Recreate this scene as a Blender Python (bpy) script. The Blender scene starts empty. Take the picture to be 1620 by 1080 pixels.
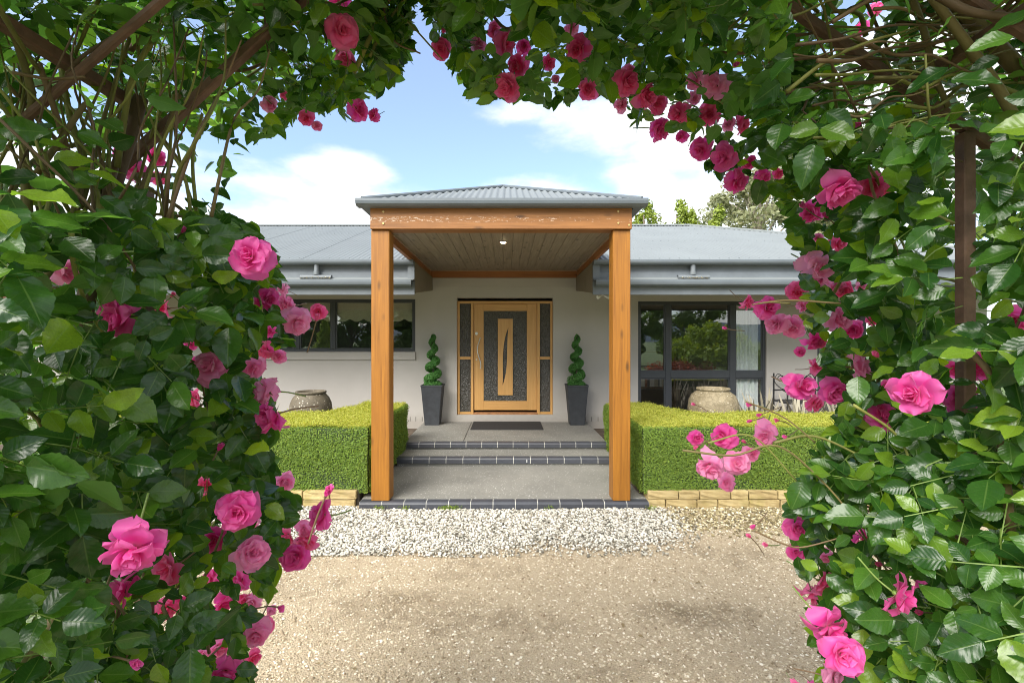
import bpy, bmesh, math, random
import numpy as np
from mathutils import Vector, Matrix

PI = math.pi
R = math.radians
random.seed(7)
rng = np.random.default_rng(7)
sc = bpy.context.scene
C = sc.collection

# ------------------------------------------------------------------ camera
FPX = 742.5            # focal length in photo pixels (1620 wide)
CX, CY = 802.0, 540.0  # vanishing point in the photo
EYE = 1.83
cam_d = bpy.data.cameras.new('camera')
cam = bpy.data.objects.new('camera', cam_d)
C.objects.link(cam)
cam.location = (0, 0, EYE)
cam.rotation_euler = (R(90), 0, 0)
cam_d.sensor_width = 36.0
cam_d.lens = FPX / 1620 * 36.0
cam_d.shift_x = 8 / 1620
cam_d.clip_start = 0.03
cam_d.clip_end = 6000
sc.camera = cam

def at(px, py, Y):
    return Vector(((px - CX) * Y / FPX, Y, EYE - (py - CY) * Y / FPX))

# ------------------------------------------------------------------ world, sun, exposure
SUN_EL, SUN_AZ = R(41), R(212)      # azimuth clockwise from +Y
w = bpy.data.worlds.new('World')
sc.world = w
w.use_nodes = True
nt = w.node_tree
nt.nodes.clear()
def wn(t, **k):
    n = nt.nodes.new(t)
    for a, b in k.items():
        setattr(n, a, b)
    return n
L = nt.links.new
wout = wn('ShaderNodeOutputWorld')
bg = wn('ShaderNodeBackground')
bg.inputs['Strength'].default_value = 0.072
sky = wn('ShaderNodeTexSky', sky_type='NISHITA')
sky.sun_disc = False
sky.sun_elevation = SUN_EL
sky.sun_rotation = SUN_AZ
sky.air_density = 1.0
sky.dust_density = 0.6
sky.ozone_density = 4.5
tc = wn('ShaderNodeTexCoord')
nz = wn('ShaderNodeTexNoise')
nz.inputs['Scale'].default_value = 5.0
nz.inputs['Detail'].default_value = 7.0
nz.inputs['Roughness'].default_value = 0.56
mp = wn('ShaderNodeMapping')
mp.inputs['Scale'].default_value = (1, 1, 2.4)
mp.inputs['Location'].default_value = (3.1, 0.4, 0.7)
L(tc.outputs['Generated'], mp.inputs[0])
L(mp.outputs[0], nz.inputs['Vector'])
# cloud banks: soft ellipsoids in direction space, broken up by the noise
def math_n(op, a, b=None, clamp=False):
    n = wn('ShaderNodeMath', operation=op)
    n.use_clamp = clamp
    for i, v in enumerate((a, b)):
        if v is None:
            continue
        if isinstance(v, (int, float)):
            n.inputs[i].default_value = v
        else:
            L(v, n.inputs[i])
    return n.outputs[0]
total = None
banks = [(548, 266, .09, .034, 1.0), (432, 292, .085, .030, .75), (1012, 288, .075, .040, .85), (960, 190, .17, .05, .9),
         (1110, 225, .14, .05, .9), (800, 182, .11, .035, .7), (300, 360, .35, .05, .8), (900, 345, .7, .06, .85), (1300, 210, .3, .1, .7)]
for (px, py, sx, sz, amt) in banks:
    d = Vector(((px - CX) / FPX, 1, -(py - CY) / FPX)).normalized()
    sub = wn('ShaderNodeVectorMath', operation='SUBTRACT')
    L(tc.outputs['Generated'], sub.inputs[0])
    sub.inputs[1].default_value = d
    mul = wn('ShaderNodeVectorMath', operation='MULTIPLY')
    L(sub.outputs[0], mul.inputs[0])
    mul.inputs[1].default_value = (1 / sx, 1 / sx, 1 / sz)
    ln = wn('ShaderNodeVectorMath', operation='LENGTH')
    L(mul.outputs[0], ln.inputs[0])
    fall = math_n('MULTIPLY', math_n('SUBTRACT', 1.0, math_n('MULTIPLY', ln.outputs['Value'], 0.5), True), amt)
    total = fall if total is None else math_n('MAXIMUM', total, fall)
gen = math_n('MULTIPLY', math_n('SUBTRACT', nz.outputs['Fac'], 0.5), 0.8)
def blob(d, sx, sz):
    sub = wn('ShaderNodeVectorMath', operation='SUBTRACT')
    L(tc.outputs['Generated'], sub.inputs[0]); sub.inputs[1].default_value = d
    mul = wn('ShaderNodeVectorMath', operation='MULTIPLY')
    L(sub.outputs[0], mul.inputs[0]); mul.inputs[1].default_value = (1 / sx, 1 / sx, 1 / sz)
    ln = wn('ShaderNodeVectorMath', operation='LENGTH')
    L(mul.outputs[0], ln.inputs[0])
    return math_n('SUBTRACT', 1.0, ln.outputs['Value'], True)
# broken cloud everywhere, a wide blue opening over the house, banks inside it
opening = math_n('MULTIPLY', blob(Vector((-.05, 1, .40)).normalized(), 1.0, .75), 1.7, True)
dens = math_n('ADD', math_n('ADD', math_n('MULTIPLY', total, 0.62), gen), math_n('SUBTRACT', .54, math_n('MULTIPLY', opening, .42)))
mr = wn('ShaderNodeMapRange', interpolation_type='SMOOTHSTEP')
L(dens, mr.inputs['Value'])
mr.inputs['From Min'].default_value = 0.30
mr.inputs['From Max'].default_value = 0.62
mr.inputs['To Min'].default_value = 0.14
mr.inputs['To Max'].default_value = 0.93
mix = wn('ShaderNodeMix', data_type='RGBA')
L(mr.outputs[0], mix.inputs['Factor'])
L(sky.outputs[0], mix.inputs[6])
mix.inputs[7].default_value = (4.4, 4.38, 4.32, 1)
L(mix.outputs[2], bg.inputs['Color'])
L(bg.outputs[0], wout.inputs['Surface'])

sun_d = bpy.data.lights.new('sun', 'SUN')
sun_d.energy = 1.7
sun_d.angle = R(40)
sun_d.color = (1.0, 0.955, 0.88)
sun = bpy.data.objects.new('sun', sun_d)
C.objects.link(sun)
sdir = Vector((math.sin(SUN_AZ) * math.cos(SUN_EL), math.cos(SUN_AZ) * math.cos(SUN_EL), math.sin(SUN_EL)))
sun.rotation_euler = sdir.to_track_quat('Z', 'Y').to_euler()

sc.view_settings.view_transform = 'Standard'
sc.view_settings.look = 'None'
sc.view_settings.gamma = 1
sc.view_settings.use_curve_mapping = False
sc.view_settings.exposure = 2.2
sc.render.engine = 'CYCLES'
sc.cycles.filter_width = 1.0
sc.cycles.max_bounces = 8
sc.cycles.transparent_max_bounces = 12

# ------------------------------------------------------------------ helpers
def tag(o, label=None, cat=None, group=None, kind=None):
    if label: o['label'] = label
    if cat: o['category'] = cat
    if group: o['group'] = group
    if kind: o['kind'] = kind
    return o

def empty(name, loc, label, cat, group=None, rz=0):
    o = bpy.data.objects.new(name, None)
    C.objects.link(o)
    o.location = loc
    o.rotation_euler = (0, 0, rz)
    o.empty_display_size = .1
    return tag(o, label, cat, group)

def link(name, me, parent=None, loc=None):
    o = bpy.data.objects.new(name, me)
    C.objects.link(o)
    if parent is not None:
        o.parent = parent
    if loc is not None:
        o.location = loc
    return o

def obj(name, bm, m, parent=None, smooth=False, world=True):
    """bm is in world coordinates; when parented to an empty, shift into its space"""
    me = bpy.data.meshes.new(name)
    if parent is not None and world:
        off = Vector((0, 0, 0))
        p = parent
        while p is not None:
            off += p.location
            p = p.parent
        bmesh.ops.translate(bm, verts=bm.verts, vec=-off)
    bm.normal_update()
    bm.to_mesh(me)
    bm.free()
    if smooth:
        for p in me.polygons:
            p.use_smooth = True
    me.materials.append(m)
    return link(name, me, parent)

def box(bm, x0, x1, y0, y1, z0, z1, bev=0.0):
    r = bmesh.ops.create_cube(bm, size=1.0)
    vs = r['verts']
    for v in vs:
        v.co = Vector(((x0 + x1) / 2 + v.co.x * (x1 - x0), (y0 + y1) / 2 + v.co.y * (y1 - y0), (z0 + z1) / 2 + v.co.z * (z1 - z0)))
    if bev > 0:
        es = list({e for v in vs for e in v.link_edges})
        bmesh.ops.bevel(bm, geom=es, offset=bev, segments=1, affect='EDGES', profile=0.5)
    return bm

def B(*a, **k):
    return box(bmesh.new(), *a, **k)

def prism(bm, prof, x0, x1, axis='x'):
    """extrude a closed (a, z) profile along x (a=y) or along y (a=x)"""
    n = len(prof)
    def V(t, p):
        return (t, p[0], p[1]) if axis == 'x' else (p[0], t, p[1])
    a = [bm.verts.new(V(x0, p)) for p in prof]
    b = [bm.verts.new(V(x1, p)) for p in prof]
    for i in range(n):
        bm.faces.new((a[i], a[(i + 1) % n], b[(i + 1) % n], b[i]))
    bm.faces.new(a[::-1])
    bm.faces.new(b)
    bmesh.ops.recalc_face_normals(bm, faces=bm.faces)
    return bm

def tube(bm, pts, rad, seg=6, cap=True):
    pts = [Vector(p) for p in pts]
    n = len(pts)
    if isinstance(rad, (int, float)):
        rad = [rad] * n
    rings = []
    up = Vector((0.13, 0.31, 0.94))
    for i, p in enumerate(pts):
        d = (pts[min(i + 1, n - 1)] - pts[max(i - 1, 0)])
        if d.length < 1e-9: d = Vector((0, 0, 1))
        d.normalize()
        a = d.cross(up)
        if a.length < .05:
            a = d.cross(Vector((1, 0, 0)))
        a.normalize()
        b = d.cross(a)
        up = b.cross(d) if False else up
        rings.append([bm.verts.new(p + (a * math.cos(2 * PI * k / seg) + b * math.sin(2 * PI * k / seg)) * rad[i]) for k in range(seg)])
    for i in range(n - 1):
        for k in range(seg):
            bm.faces.new((rings[i][k], rings[i][(k + 1) % seg], rings[i + 1][(k + 1) % seg], rings[i + 1][k]))
    if cap:
        bm.faces.new(rings[0][::-1])
        bm.faces.new(rings[-1])
    return bm

def spline(pts, n=6):
    """Catmull-Rom through the points"""
    P = [Vector(p) for p in pts]
    P = [P[0] * 2 - P[1]] + P + [P[-1] * 2 - P[-2]]
    out = []
    for i in range(1, len(P) - 2):
        for k in range(n):
            t = k / n
            a, b, c, d = P[i - 1], P[i], P[i + 1], P[i + 2]
            out.append(0.5 * ((2 * b) + (c - a) * t + (2 * a - 5 * b + 4 * c - d) * t * t + (3 * b - a - 3 * c + d) * t ** 3))
    out.append(P[-2].copy())
    return out

def lathe(bm, prof, center, seg=32):
    rings = []
    for (r, z) in prof:
        rings.append([bm.verts.new((center[0] + r * math.cos(2 * PI * k / seg), center[1] + r * math.sin(2 * PI * k / seg), center[2] + z)) for k in range(seg)])
    for i in range(len(rings) - 1):
        for k in range(seg):
            bm.faces.new((rings[i][k], rings[i][(k + 1) % seg], rings[i + 1][(k + 1) % seg], rings[i + 1][k]))
    return bm

def mesh_np(name, V, F, m, uv=None, smooth=True, fl=None):
    """V (n,3), F (f,k) -> mesh"""
    me = bpy.data.meshes.new(name)
    V = np.ascontiguousarray(V, dtype=np.float32)
    F = np.ascontiguousarray(F, dtype=np.int32)
    nf, k = F.shape
    me.vertices.add(len(V))
    me.vertices.foreach_set('co', V.ravel())
    me.loops.add(nf * k)
    me.loops.foreach_set('vertex_index', F.ravel())
    me.polygons.add(nf)
    me.polygons.foreach_set('loop_start', np.arange(0, nf * k, k, dtype=np.int32))
    if smooth:
        me.polygons.foreach_set('use_smooth', np.ones(nf, dtype=bool))
    if uv is not None:
        u = me.uv_layers.new(name='UVMap')
        u.data.foreach_set('uv', np.ascontiguousarray(uv[F.ravel()], dtype=np.float32).ravel())
    if fl is not None:
        a = me.attributes.new('tint', 'FLOAT', 'POINT')
        a.data.foreach_set('value', np.ascontiguousarray(fl, dtype=np.float32))
    me.update(calc_edges=True)
    me.validate()
    me.materials.append(m)
    return me

# ------------------------------------------------------------------ materials
class N:
    def __init__(s, name):
        s.m = bpy.data.materials.new(name)
        s.m.use_nodes = True
        s.t = s.m.node_tree
        s.b = s.t.nodes['Principled BSDF']
        s.out = s.t.nodes['Material Output']
        s.tc = None
    def n(s, t, ins=None, **k):
        x = s.t.nodes.new(t)
        for a, b in k.items():
            setattr(x, a, b)
        for a, b in (ins or {}).items():
            if hasattr(b, 'is_output') or isinstance(b, bpy.types.NodeSocket):
                s.t.links.new(b, x.inputs[a])
            else:
                x.inputs[a].default_value = b
        return x
    def l(s, a, b):
        s.t.links.new(a, b)
    def co(s, kind='Object', scale=(1, 1, 1)):
        if s.tc is None:
            s.tc = s.n('ShaderNodeTexCoord')
        mp = s.n('ShaderNodeMapping', {'Scale': scale, 'Vector': s.tc.outputs[kind]})
        return mp.outputs[0]
    def noise(s, scale, detail=4, rough=.55, vec=None, dist=0):
        ins = {'Scale': scale, 'Detail': detail, 'Roughness': rough, 'Distortion': dist}
        if vec is not None: ins['Vector'] = vec
        return s.n('ShaderNodeTexNoise', ins).outputs['Fac']
    def vor(s, scale, vec=None, feature='F1', out='Distance', rnd=1.0):
        ins = {'Scale': scale, 'Randomness': rnd}
        if vec is not None: ins['Vector'] = vec
        return s.n('ShaderNodeTexVoronoi', ins, feature=feature).outputs[out]
    def ramp(s, fac, stops, interp='LINEAR'):
        r = s.n('ShaderNodeValToRGB', {'Fac': fac})
        r.color_ramp.interpolation = interp
        e = r.color_ramp.elements
        while len(e) < len(stops): e.new(.5)
        for x, (p, c) in zip(e, stops):
            x.position = p
            x.color = (*c, 1) if len(c) == 3 else c
        return r.outputs['Color']
    def mix(s, fac, a, b, blend='MIX'):
        x = s.n('ShaderNodeMix', data_type='RGBA', blend_type=blend)
        for i, v in ((0, fac), (6, a), (7, b)):
            if isinstance(v, bpy.types.NodeSocket):
                s.l(v, x.inputs[i])
            else:
                x.inputs[i].default_value = v if isinstance(v, (int, float)) else ((*v, 1) if len(v) == 3 else v)
        return x.outputs[2]
    def math(s, op, a, b=0.0, clamp=False):
        x = s.n('ShaderNodeMath', {0: a, 1: b}, operation=op)
        x.use_clamp = clamp
        return x.outputs[0]
    def bump(s, h, strength=.3, dist=.01):
        x = s.n('ShaderNodeBump', {'Height': h, 'Strength': strength, 'Distance': dist})
        s.l(x.outputs[0], s.b.inputs['Normal'])
        return x
    def col(s, c):
        if isinstance(c, bpy.types.NodeSocket): s.l(c, s.b.inputs['Base Color'])
        else: s.b.inputs['Base Color'].default_value = (*c, 1)
    def set(s, **k):
        for a, v in k.items():
            s.b.inputs[a.replace('_', ' ')].default_value = v

def simple(name, c, rough=.6, var=.15, scale=8, bump=0.0, bscale=60, metal=0.0, spec=.5, coords='Object', stretch=(1, 1, 1)):
    k = N(name)
    v = k.co(coords, stretch)
    f = k.noise(scale, 5, .6, v)
    a = tuple(x * (1 - var) for x in c)
    b = tuple(min(1, x * (1 + var)) for x in c)
    k.col(k.ramp(f, [(.3, a), (.7, b)]))
    k.set(Roughness=rough, Metallic=metal)
    k.b.inputs['Specular IOR Level'].default_value = spec
    if bump > 0:
        k.bump(k.noise(bscale, 4, .6, v), bump, .004)
    return k.m

def wood(name, c_dark, c_light, axis, rough=.5, knots=True, worn=False):
    k = N(name)
    st = {'x': (1.2, 26, 26), 'y': (26, 1.2, 26), 'z': (30, 30, 1.0)}[axis]
    oi = k.n('ShaderNodeObjectInfo')
    tcn = k.n('ShaderNodeTexCoord')
    off = k.n('ShaderNodeVectorMath', {0: tcn.outputs['Object'], 1: oi.outputs['Location']}, operation='ADD')
    rv = k.n('ShaderNodeCombineXYZ', {0: k.math('MULTIPLY', oi.outputs['Random'], 7.0), 1: k.math('MULTIPLY', oi.outputs['Random'], 11.0), 2: k.math('MULTIPLY', oi.outputs['Random'], 5.0)})
    off = k.n('ShaderNodeVectorMath', {0: off.outputs[0], 1: rv.outputs[0]}, operation='ADD')
    v = k.n('ShaderNodeMapping', {'Vector': off.outputs[0], 'Scale': st}).outputs[0]
    v2 = k.n('ShaderNodeMapping', {'Vector': off.outputs[0], 'Scale': tuple(5.0 if s > 5 else 1.7 for s in st)}).outputs[0]
    g = k.noise(1.6, 7, .62, v, .6)
    big = k.noise(2.0, 3, .5, v2)
    base = k.ramp(g, [(.28, c_dark), (.5, tuple((a + b) / 2 for a, b in zip(c_dark, c_light))), (.72, c_light)])
    base = k.mix(k.math('MULTIPLY', big, .35), base, tuple(x * .62 for x in c_dark))
    if knots:
        d = k.vor(1.5, v2)
        kn = k.n('ShaderNodeMapRange', {'Value': d, 'From Min': .06, 'From Max': .20, 'To Min': .8, 'To Max': 0}).outputs[0]
        base = k.mix(kn, base, tuple(x * .28 for x in c_dark))
    if worn:   # flaked paint along the middle of the beam
        sep = k.n('ShaderNodeSeparateXYZ', {0: tcn.outputs['Object']})
        band = k.math('SUBTRACT', 1, k.math('ABSOLUTE', k.math('MULTIPLY', k.math('SUBTRACT', sep.outputs[2], worn), 24.0)), True)
        fl = k.noise(1.0, 6, .68, k.n('ShaderNodeMapping', {'Vector': tcn.outputs['Object'], 'Scale': (16, 16, 60)}).outputs[0], .8)
        xf = k.n('ShaderNodeMapRange', {'Value': sep.outputs[0], 'From Min': -1.5, 'From Max': 1.6, 'To Min': .545, 'To Max': .62}).outputs[0]
        msk = k.n('ShaderNodeMapRange', {'Value': k.math('SUBTRACT', fl, xf), 'From Min': 0, 'From Max': .03}).outputs[0]
        base = k.mix(k.math('MULTIPLY', msk, k.math('MULTIPLY', band, 1.6, True)), base, (.62, .5, .38))
    k.col(base)
    k.set(Roughness=rough)
    k.bump(g, .25, .003)
    return k.m

M = {}
M['post'] = wood('post_timber', (.20, .072, .006), (.40, .165, .015), 'z', .5)
M['beam_x'] = wood('beam_timber', (.20, .078, .015), (.39, .165, .040), 'x', .55, worn=3.15)
M['beam_y'] = wood('side_beam_timber', (.26, .085, .022), (.40, .16, .045), 'y', .45)
M['beam_b'] = wood('back_beam_timber', (.26, .085, .022), (.40, .16, .045), 'x', .5)
M['ceil'] = wood('ceiling_pine', (.20, .163, .12), (.36, .30, .23), 'y', .55)
M['door'] = wood('door_timber', (.56, .29, .085), (.72, .42, .15), 'z', .4, knots=False)
M['door_x'] = wood('door_rail_timber', (.56, .29, .085), (.72, .42, .15), 'x', .4, knots=False)
M['trim'] = simple('pale_trim', (.33, .24, .17), .5)
M['roof'] = simple('zinc_roof_steel', (.19, .21, .215), .55, .06, 1.2, metal=0.0, spec=.35)
M['gutter'] = simple('slate_gutter_steel', (.125, .148, .168), .42, .10, 3)
M['fascia'] = simple('slate_fascia_board', (.15, .172, .192), .55, .12, 4, .1, 40)
M['soffit'] = simple('taupe_soffit', (.20, .165, .12), .7, .06)
M['alu'] = simple('charcoal_window_frame', (.045, .05, .058), .4, .08)
M['steel'] = simple('brushed_steel', (.62, .61, .58), .28, .04, metal=1.0)
M['pvc'] = simple('grey_pvc', (.15, .17, .185), .5, .12, 14)
M['mat_rubber'] = simple('black_rubber_mat', (.018, .018, .019), .85, .3, 120, .5, 260)
M['planter'] = simple('charcoal_planter', (.028, .031, .036), .6, .3, 9, .25, 50)
M['soil'] = simple('garden_soil', (.09, .065, .045), .95, .4, 9, .7, 40)
M['iron'] = simple('black_iron', (.012, .012, .013), .45, .2)
M['rust'] = simple('brown_painted_steel', (.165, .092, .066), .65, .3, 25, .25, 180)
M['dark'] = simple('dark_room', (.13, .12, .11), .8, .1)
M['curtain'] = simple('white_curtain', (.88, .90, .89), .85, .04)
M['blind'] = simple('cream_blind', (.62, .57, .44), .85, .06)
M['white'] = simple('white_paint', (.78, .78, .76), .5, .04)
M['bark'] = simple('tree_bark', (.16, .125, .10), .9, .35, 6, .5, 20)
M['palebark'] = simple('pale_gum_bark', (.42, .36, .30), .8, .3, 4)
M['rubble'] = simple('leaf_litter_debris', (.22, .16, .08), .9, .5, 70)

# rendered masonry
k = N('taupe_rendered_wall')
v = k.co()
f = k.noise(1.3, 5, .6, v)
br = k.n('ShaderNodeTexBrick', {'Scale': 1.0, 'Mortar Size': .012, 'Brick Width': .24, 'Row Height': .086, 'Vector': k.n('ShaderNodeMapping', {'Vector': v, 'Rotation': (R(90), 0, 0)}).outputs[0]})
k.col(k.ramp(f, [(.3, (.43, .405, .37)), (.7, (.475, .45, .415))]))
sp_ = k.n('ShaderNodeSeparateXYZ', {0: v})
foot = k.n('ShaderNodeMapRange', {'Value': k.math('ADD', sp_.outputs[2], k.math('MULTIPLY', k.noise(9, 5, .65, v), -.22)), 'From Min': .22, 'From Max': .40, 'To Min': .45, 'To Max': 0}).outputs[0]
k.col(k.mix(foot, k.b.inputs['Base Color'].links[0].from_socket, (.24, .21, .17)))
hm = k.math('ADD', k.math('MULTIPLY', br.outputs['Fac'], -.35), k.math('MULTIPLY', k.noise(45, 4, .6, v), .6))
k.bump(hm, .16, .004)
k.set(Roughness=.8)
M['wall'] = k.m

# glass that really reflects and lets the dark room show
def glass(name, tint, base_refl):
    k = N(name)
    k.t.nodes.remove(k.b)
    tr = k.n('ShaderNodeBsdfTransparent', {'Color': (*tint, 1)})
    gl = k.n('ShaderNodeBsdfGlossy', {'Color': (1, 1, 1, 1), 'Roughness': 0.0})
    lw = k.n('ShaderNodeLayerWeight', {'Blend': .25})
    nb = k.n('ShaderNodeBump', {'Height': k.noise(.9, 2, .5, k.co()), 'Strength': .02, 'Distance': .01})
    k.l(nb.outputs[0], gl.inputs['Normal'])
    fac = k.math('ADD', k.math('MULTIPLY', lw.outputs['Fresnel'], .6), base_refl, True)
    ms = k.n('ShaderNodeMixShader', {0: fac, 1: tr.outputs[0], 2: gl.outputs[0]})
    k.l(ms.outputs[0], k.out.inputs['Surface'])
    return k.m
M['glass'] = glass('tinted_window_glass', (.95, .97, .97), .10)
k = N('obscure_door_glass')
v = k.co('Object', (1, 1, .55))
h = k.math('ADD', k.vor(58, v, 'SMOOTH_F1'), k.math('MULTIPLY', k.noise(75, 3, .6, v, 1.5), .8))
k.col(k.ramp(k.noise(40, 3, .6, v, 1.0), [(.35, (.042, .040, .033)), (.7, (.095, .090, .076))]))
k.set(Roughness=.12, IOR=1.6)
k.bump(h, .75, .02)
M['obscure'] = k.m

# exposed aggregate concrete
k = N('exposed_aggregate_concrete')
v = k.co()
base = k.ramp(k.noise(2.2, 5, .6, v), [(.3, (.175, .172, .155)), (.7, (.235, .230, .205))])
cellc = k.vor(75, v, 'F1', 'Color')
sepc = k.n('ShaderNodeSeparateColor', {0: cellc})
d = k.vor(75, v)
stone = k.n('ShaderNodeMapRange', {'Value': d, 'From Min': .18, 'From Max': .42, 'To Min': 1, 'To Max': 0}).outputs[0]
pale = k.ramp(sepc.outputs[0], [(0, (.10, .10, .095)), (.5, (.19, .185, .165)), (.80, (.30, .29, .26)), (.90, (.85, .84, .80))], 'CONSTANT')
k.col(k.mix(k.math('MULTIPLY', stone, .85), base, pale))
k.set(Roughness=.6)
k.bump(stone, .3, .004)
M['conc'] = k.m

k = N('glazed_charcoal_brick')
oi = k.n('ShaderNodeObjectInfo')
f = k.noise(14, 5, .6, k.co())
c = k.ramp(f, [(.3, (.038, .042, .053)), (.75, (.062, .067, .080))])
k.col(k.mix(k.math('MULTIPLY', oi.outputs['Random'], .4), c, (.045, .043, .048)))
k.set(Roughness=.42)
k.bump(k.noise(120, 3, .6, k.co()), .1, .003)
M['brick'] = k.m
M['mortar'] = simple('pale_mortar', (.46, .45, .40), .9, .15, 30)

k = N('sandstone_block')
oi = k.n('ShaderNodeObjectInfo')
v = k.co()
off = k.n('ShaderNodeVectorMath', {0: v, 1: oi.outputs['Location']}, operation='ADD').outputs[0]
c = k.ramp(k.noise(9, 6, .65, off), [(.25, (.26, .18, .07)), (.5, (.41, .315, .145)), (.75, (.50, .41, .22))])
moss = k.n('ShaderNodeMapRange', {'Value': k.noise(5, 5, .6, off), 'From Min': .52, 'From Max': .68}).outputs[0]
c = k.mix(k.math('MULTIPLY', moss, .5), c, (.30, .27, .06))
k.col(k.mix(k.math('MULTIPLY', oi.outputs['Random'], .6), c, (.30, .22, .10)))
k.set(Roughness=.85)
k.bump(k.noise(38, 6, .7, off), .7, .008)
M['stone'] = k.m

def urn_mat(name, c1, c2, speck, sc_):
    k = N(name)
    v = k.co()
    c = k.ramp(k.noise(11, 6, .65, v), [(.3, c1), (.7, c2)])
    e = k.n('ShaderNodeMapRange', {'Value': k.vor(sc_, v), 'From Min': .12, 'From Max': .30, 'To Min': 1, 'To Max': 0}).outputs[0]
    pick = k.n('ShaderNodeSeparateColor', {0: k.vor(sc_, v, 'F1', 'Color')}).outputs[0]
    pk = k.math('GREATER_THAN', pick, .55)
    c = k.mix(k.math('MULTIPLY', e, k.math('MULTIPLY', pk, .9)), c, speck)
    crack = k.n('ShaderNodeMapRange', {'Value': k.vor(15, v, 'DISTANCE_TO_EDGE'), 'From Min': 0, 'From Max': .07, 'To Min': 1, 'To Max': 0}).outputs[0]
    c = k.mix(k.math('MULTIPLY', crack, .45), c, tuple(x * .4 for x in c1))
    k.col(c)
    k.set(Roughness=.7)
    k.bump(k.noise(60, 5, .7, v), .5, .006)
    return k.m
M['urn_pale'] = urn_mat('crackled_sand_glaze', (.17, .135, .075), (.32, .265, .165), (.55, .50, .38), 22)
M['urn_dark'] = urn_mat('speckled_brown_glaze', (.085, .068, .044), (.15, .125, .085), (.66, .61, .50), 26)

# leaves: dark glossy upper side with veins, translucent
def leaf_mat(name, c_dark, c_light, c_new, vein, rough=.32, trans=.35, veins=True):
    k = N(name)
    geo = k.n('ShaderNodeNewGeometry')
    oi = k.n('ShaderNodeObjectInfo')
    rnd = k.math('FRACT', k.math('ADD', k.math('MULTIPLY', oi.outputs['Random'], 13.7), geo.outputs['Random Per Island']))
    c = k.ramp(rnd, [(0, c_dark), (.5, tuple((a + b) / 2 for a, b in zip(c_dark, c_light))), (.78, c_light), (1, c_new)])
    uv = k.n('ShaderNodeUVMap')
    if veins:
        sep = k.n('ShaderNodeSeparateXYZ', {0: uv.outputs[0]})
        au = k.math('ABSOLUTE', sep.outputs[0])
        mid = k.n('ShaderNodeMapRange', {'Value': au, 'From Min': .02, 'From Max': .075, 'To Min': 1, 'To Max': 0}).outputs[0]
        ph = k.math('MULTIPLY', k.math('SUBTRACT', sep.outputs[1], k.math('MULTIPLY', au, .24)), 8.0)
        fr = k.math('ABSOLUTE', k.math('SUBTRACT', k.math('FRACT', ph), .5))
        side = k.n('ShaderNodeMapRange', {'Value': fr, 'From Min': .0, 'From Max': .07, 'To Min': 1, 'To Max': 0}).outputs[0]
        vn = k.math('MAXIMUM', mid, k.math('MULTIPLY', side, .28))
        blotch = k.noise(30, 4, .6, k.co('Object'))
        c = k.mix(k.math('MULTIPLY', k.math('SUBTRACT', blotch, .35, True), .9), c, tuple(x * .55 for x in c_dark))
        c = k.mix(k.math('MULTIPLY', vn, .30), c, vein)
        hgt = k.math('SUBTRACT', k.math('MULTIPLY', fr, 1.4), k.math('MULTIPLY', mid, .9))
        k.bump(hgt, .17, .0014)
    under = k.mix(.45, c, tuple(min(1, x * 1.5 + .02) for x in c_light))
    c = k.mix(geo.outputs['Backfacing'], c, under)
    k.col(c)
    rr = k.mix(geo.outputs['Backfacing'], (rough,) * 3, (.65,) * 3)
    k.l(rr, k.b.inputs['Roughness'])
    tl = k.n('ShaderNodeBsdfTranslucent')
    hs = k.n('ShaderNodeHueSaturation', {'Hue': .485, 'Saturation': 1.1, 'Value': 3.8, 'Color': c})
    k.l(hs.outputs[0], tl.inputs['Color'])
    ms = k.n('ShaderNodeMixShader', {0: trans, 1: k.b.outputs[0], 2: tl.outputs[0]})
    k.l(ms.outputs[0], k.out.inputs['Surface'])
    return k.m
M['leaf'] = leaf_mat('rose_leaf', (.015, .056, .010), (.055, .138, .018), (.17, .27, .024), (.15, .24, .06), .27, .32)
M['box_leaf'] = leaf_mat('box_hedge_leaf', (.045, .085, .012), (.12, .19, .022), (.25, .29, .040), (.2, .3, .05), .4, .3, False)
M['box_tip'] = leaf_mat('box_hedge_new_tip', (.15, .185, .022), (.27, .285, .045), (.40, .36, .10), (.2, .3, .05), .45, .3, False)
M['topiary_leaf'] = leaf_mat('topiary_leaf', (.03, .11, .025), (.07, .20, .04), (.11, .27, .055), (.1, .2, .05), .4, .2, False)
M['gum_leaf'] = leaf_mat('gum_leaf', (.10, .118, .058), (.18, .19, .10), (.26, .245, .14), (.2, .2, .1), .5, .25, False)
M['conifer_leaf'] = leaf_mat('conifer_leaf', (.09, .13, .020), (.17, .22, .028), (.25, .29, .04), (.2, .3, .1), .55, .2, False)
M['tree_leaf'] = leaf_mat('broad_tree_leaf', (.03, .065, .014), (.07, .12, .025), (.12, .17, .03), (.2, .3, .1), .5, .25, False)
M['weep_leaf'] = leaf_mat('weeping_tree_leaf', (.07, .12, .015), (.15, .22, .025), (.24, .28, .03), (.2, .3, .1), .5, .25, False)
M['red_leaf'] = leaf_mat('red_shrub_leaf', (.07, .022, .012), (.15, .045, .018), (.24, .08, .025), (.2, .1, .1), .5, .25, False)
M['flax'] = leaf_mat('bronze_strap_leaf', (.13, .115, .085), (.24, .22, .16), (.31, .29, .21), (.3, .28, .2), .42, .12, False)
M['core'] = simple('hedge_twiggy_core', (.035, .060, .014), .9, .4, 30)

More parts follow.
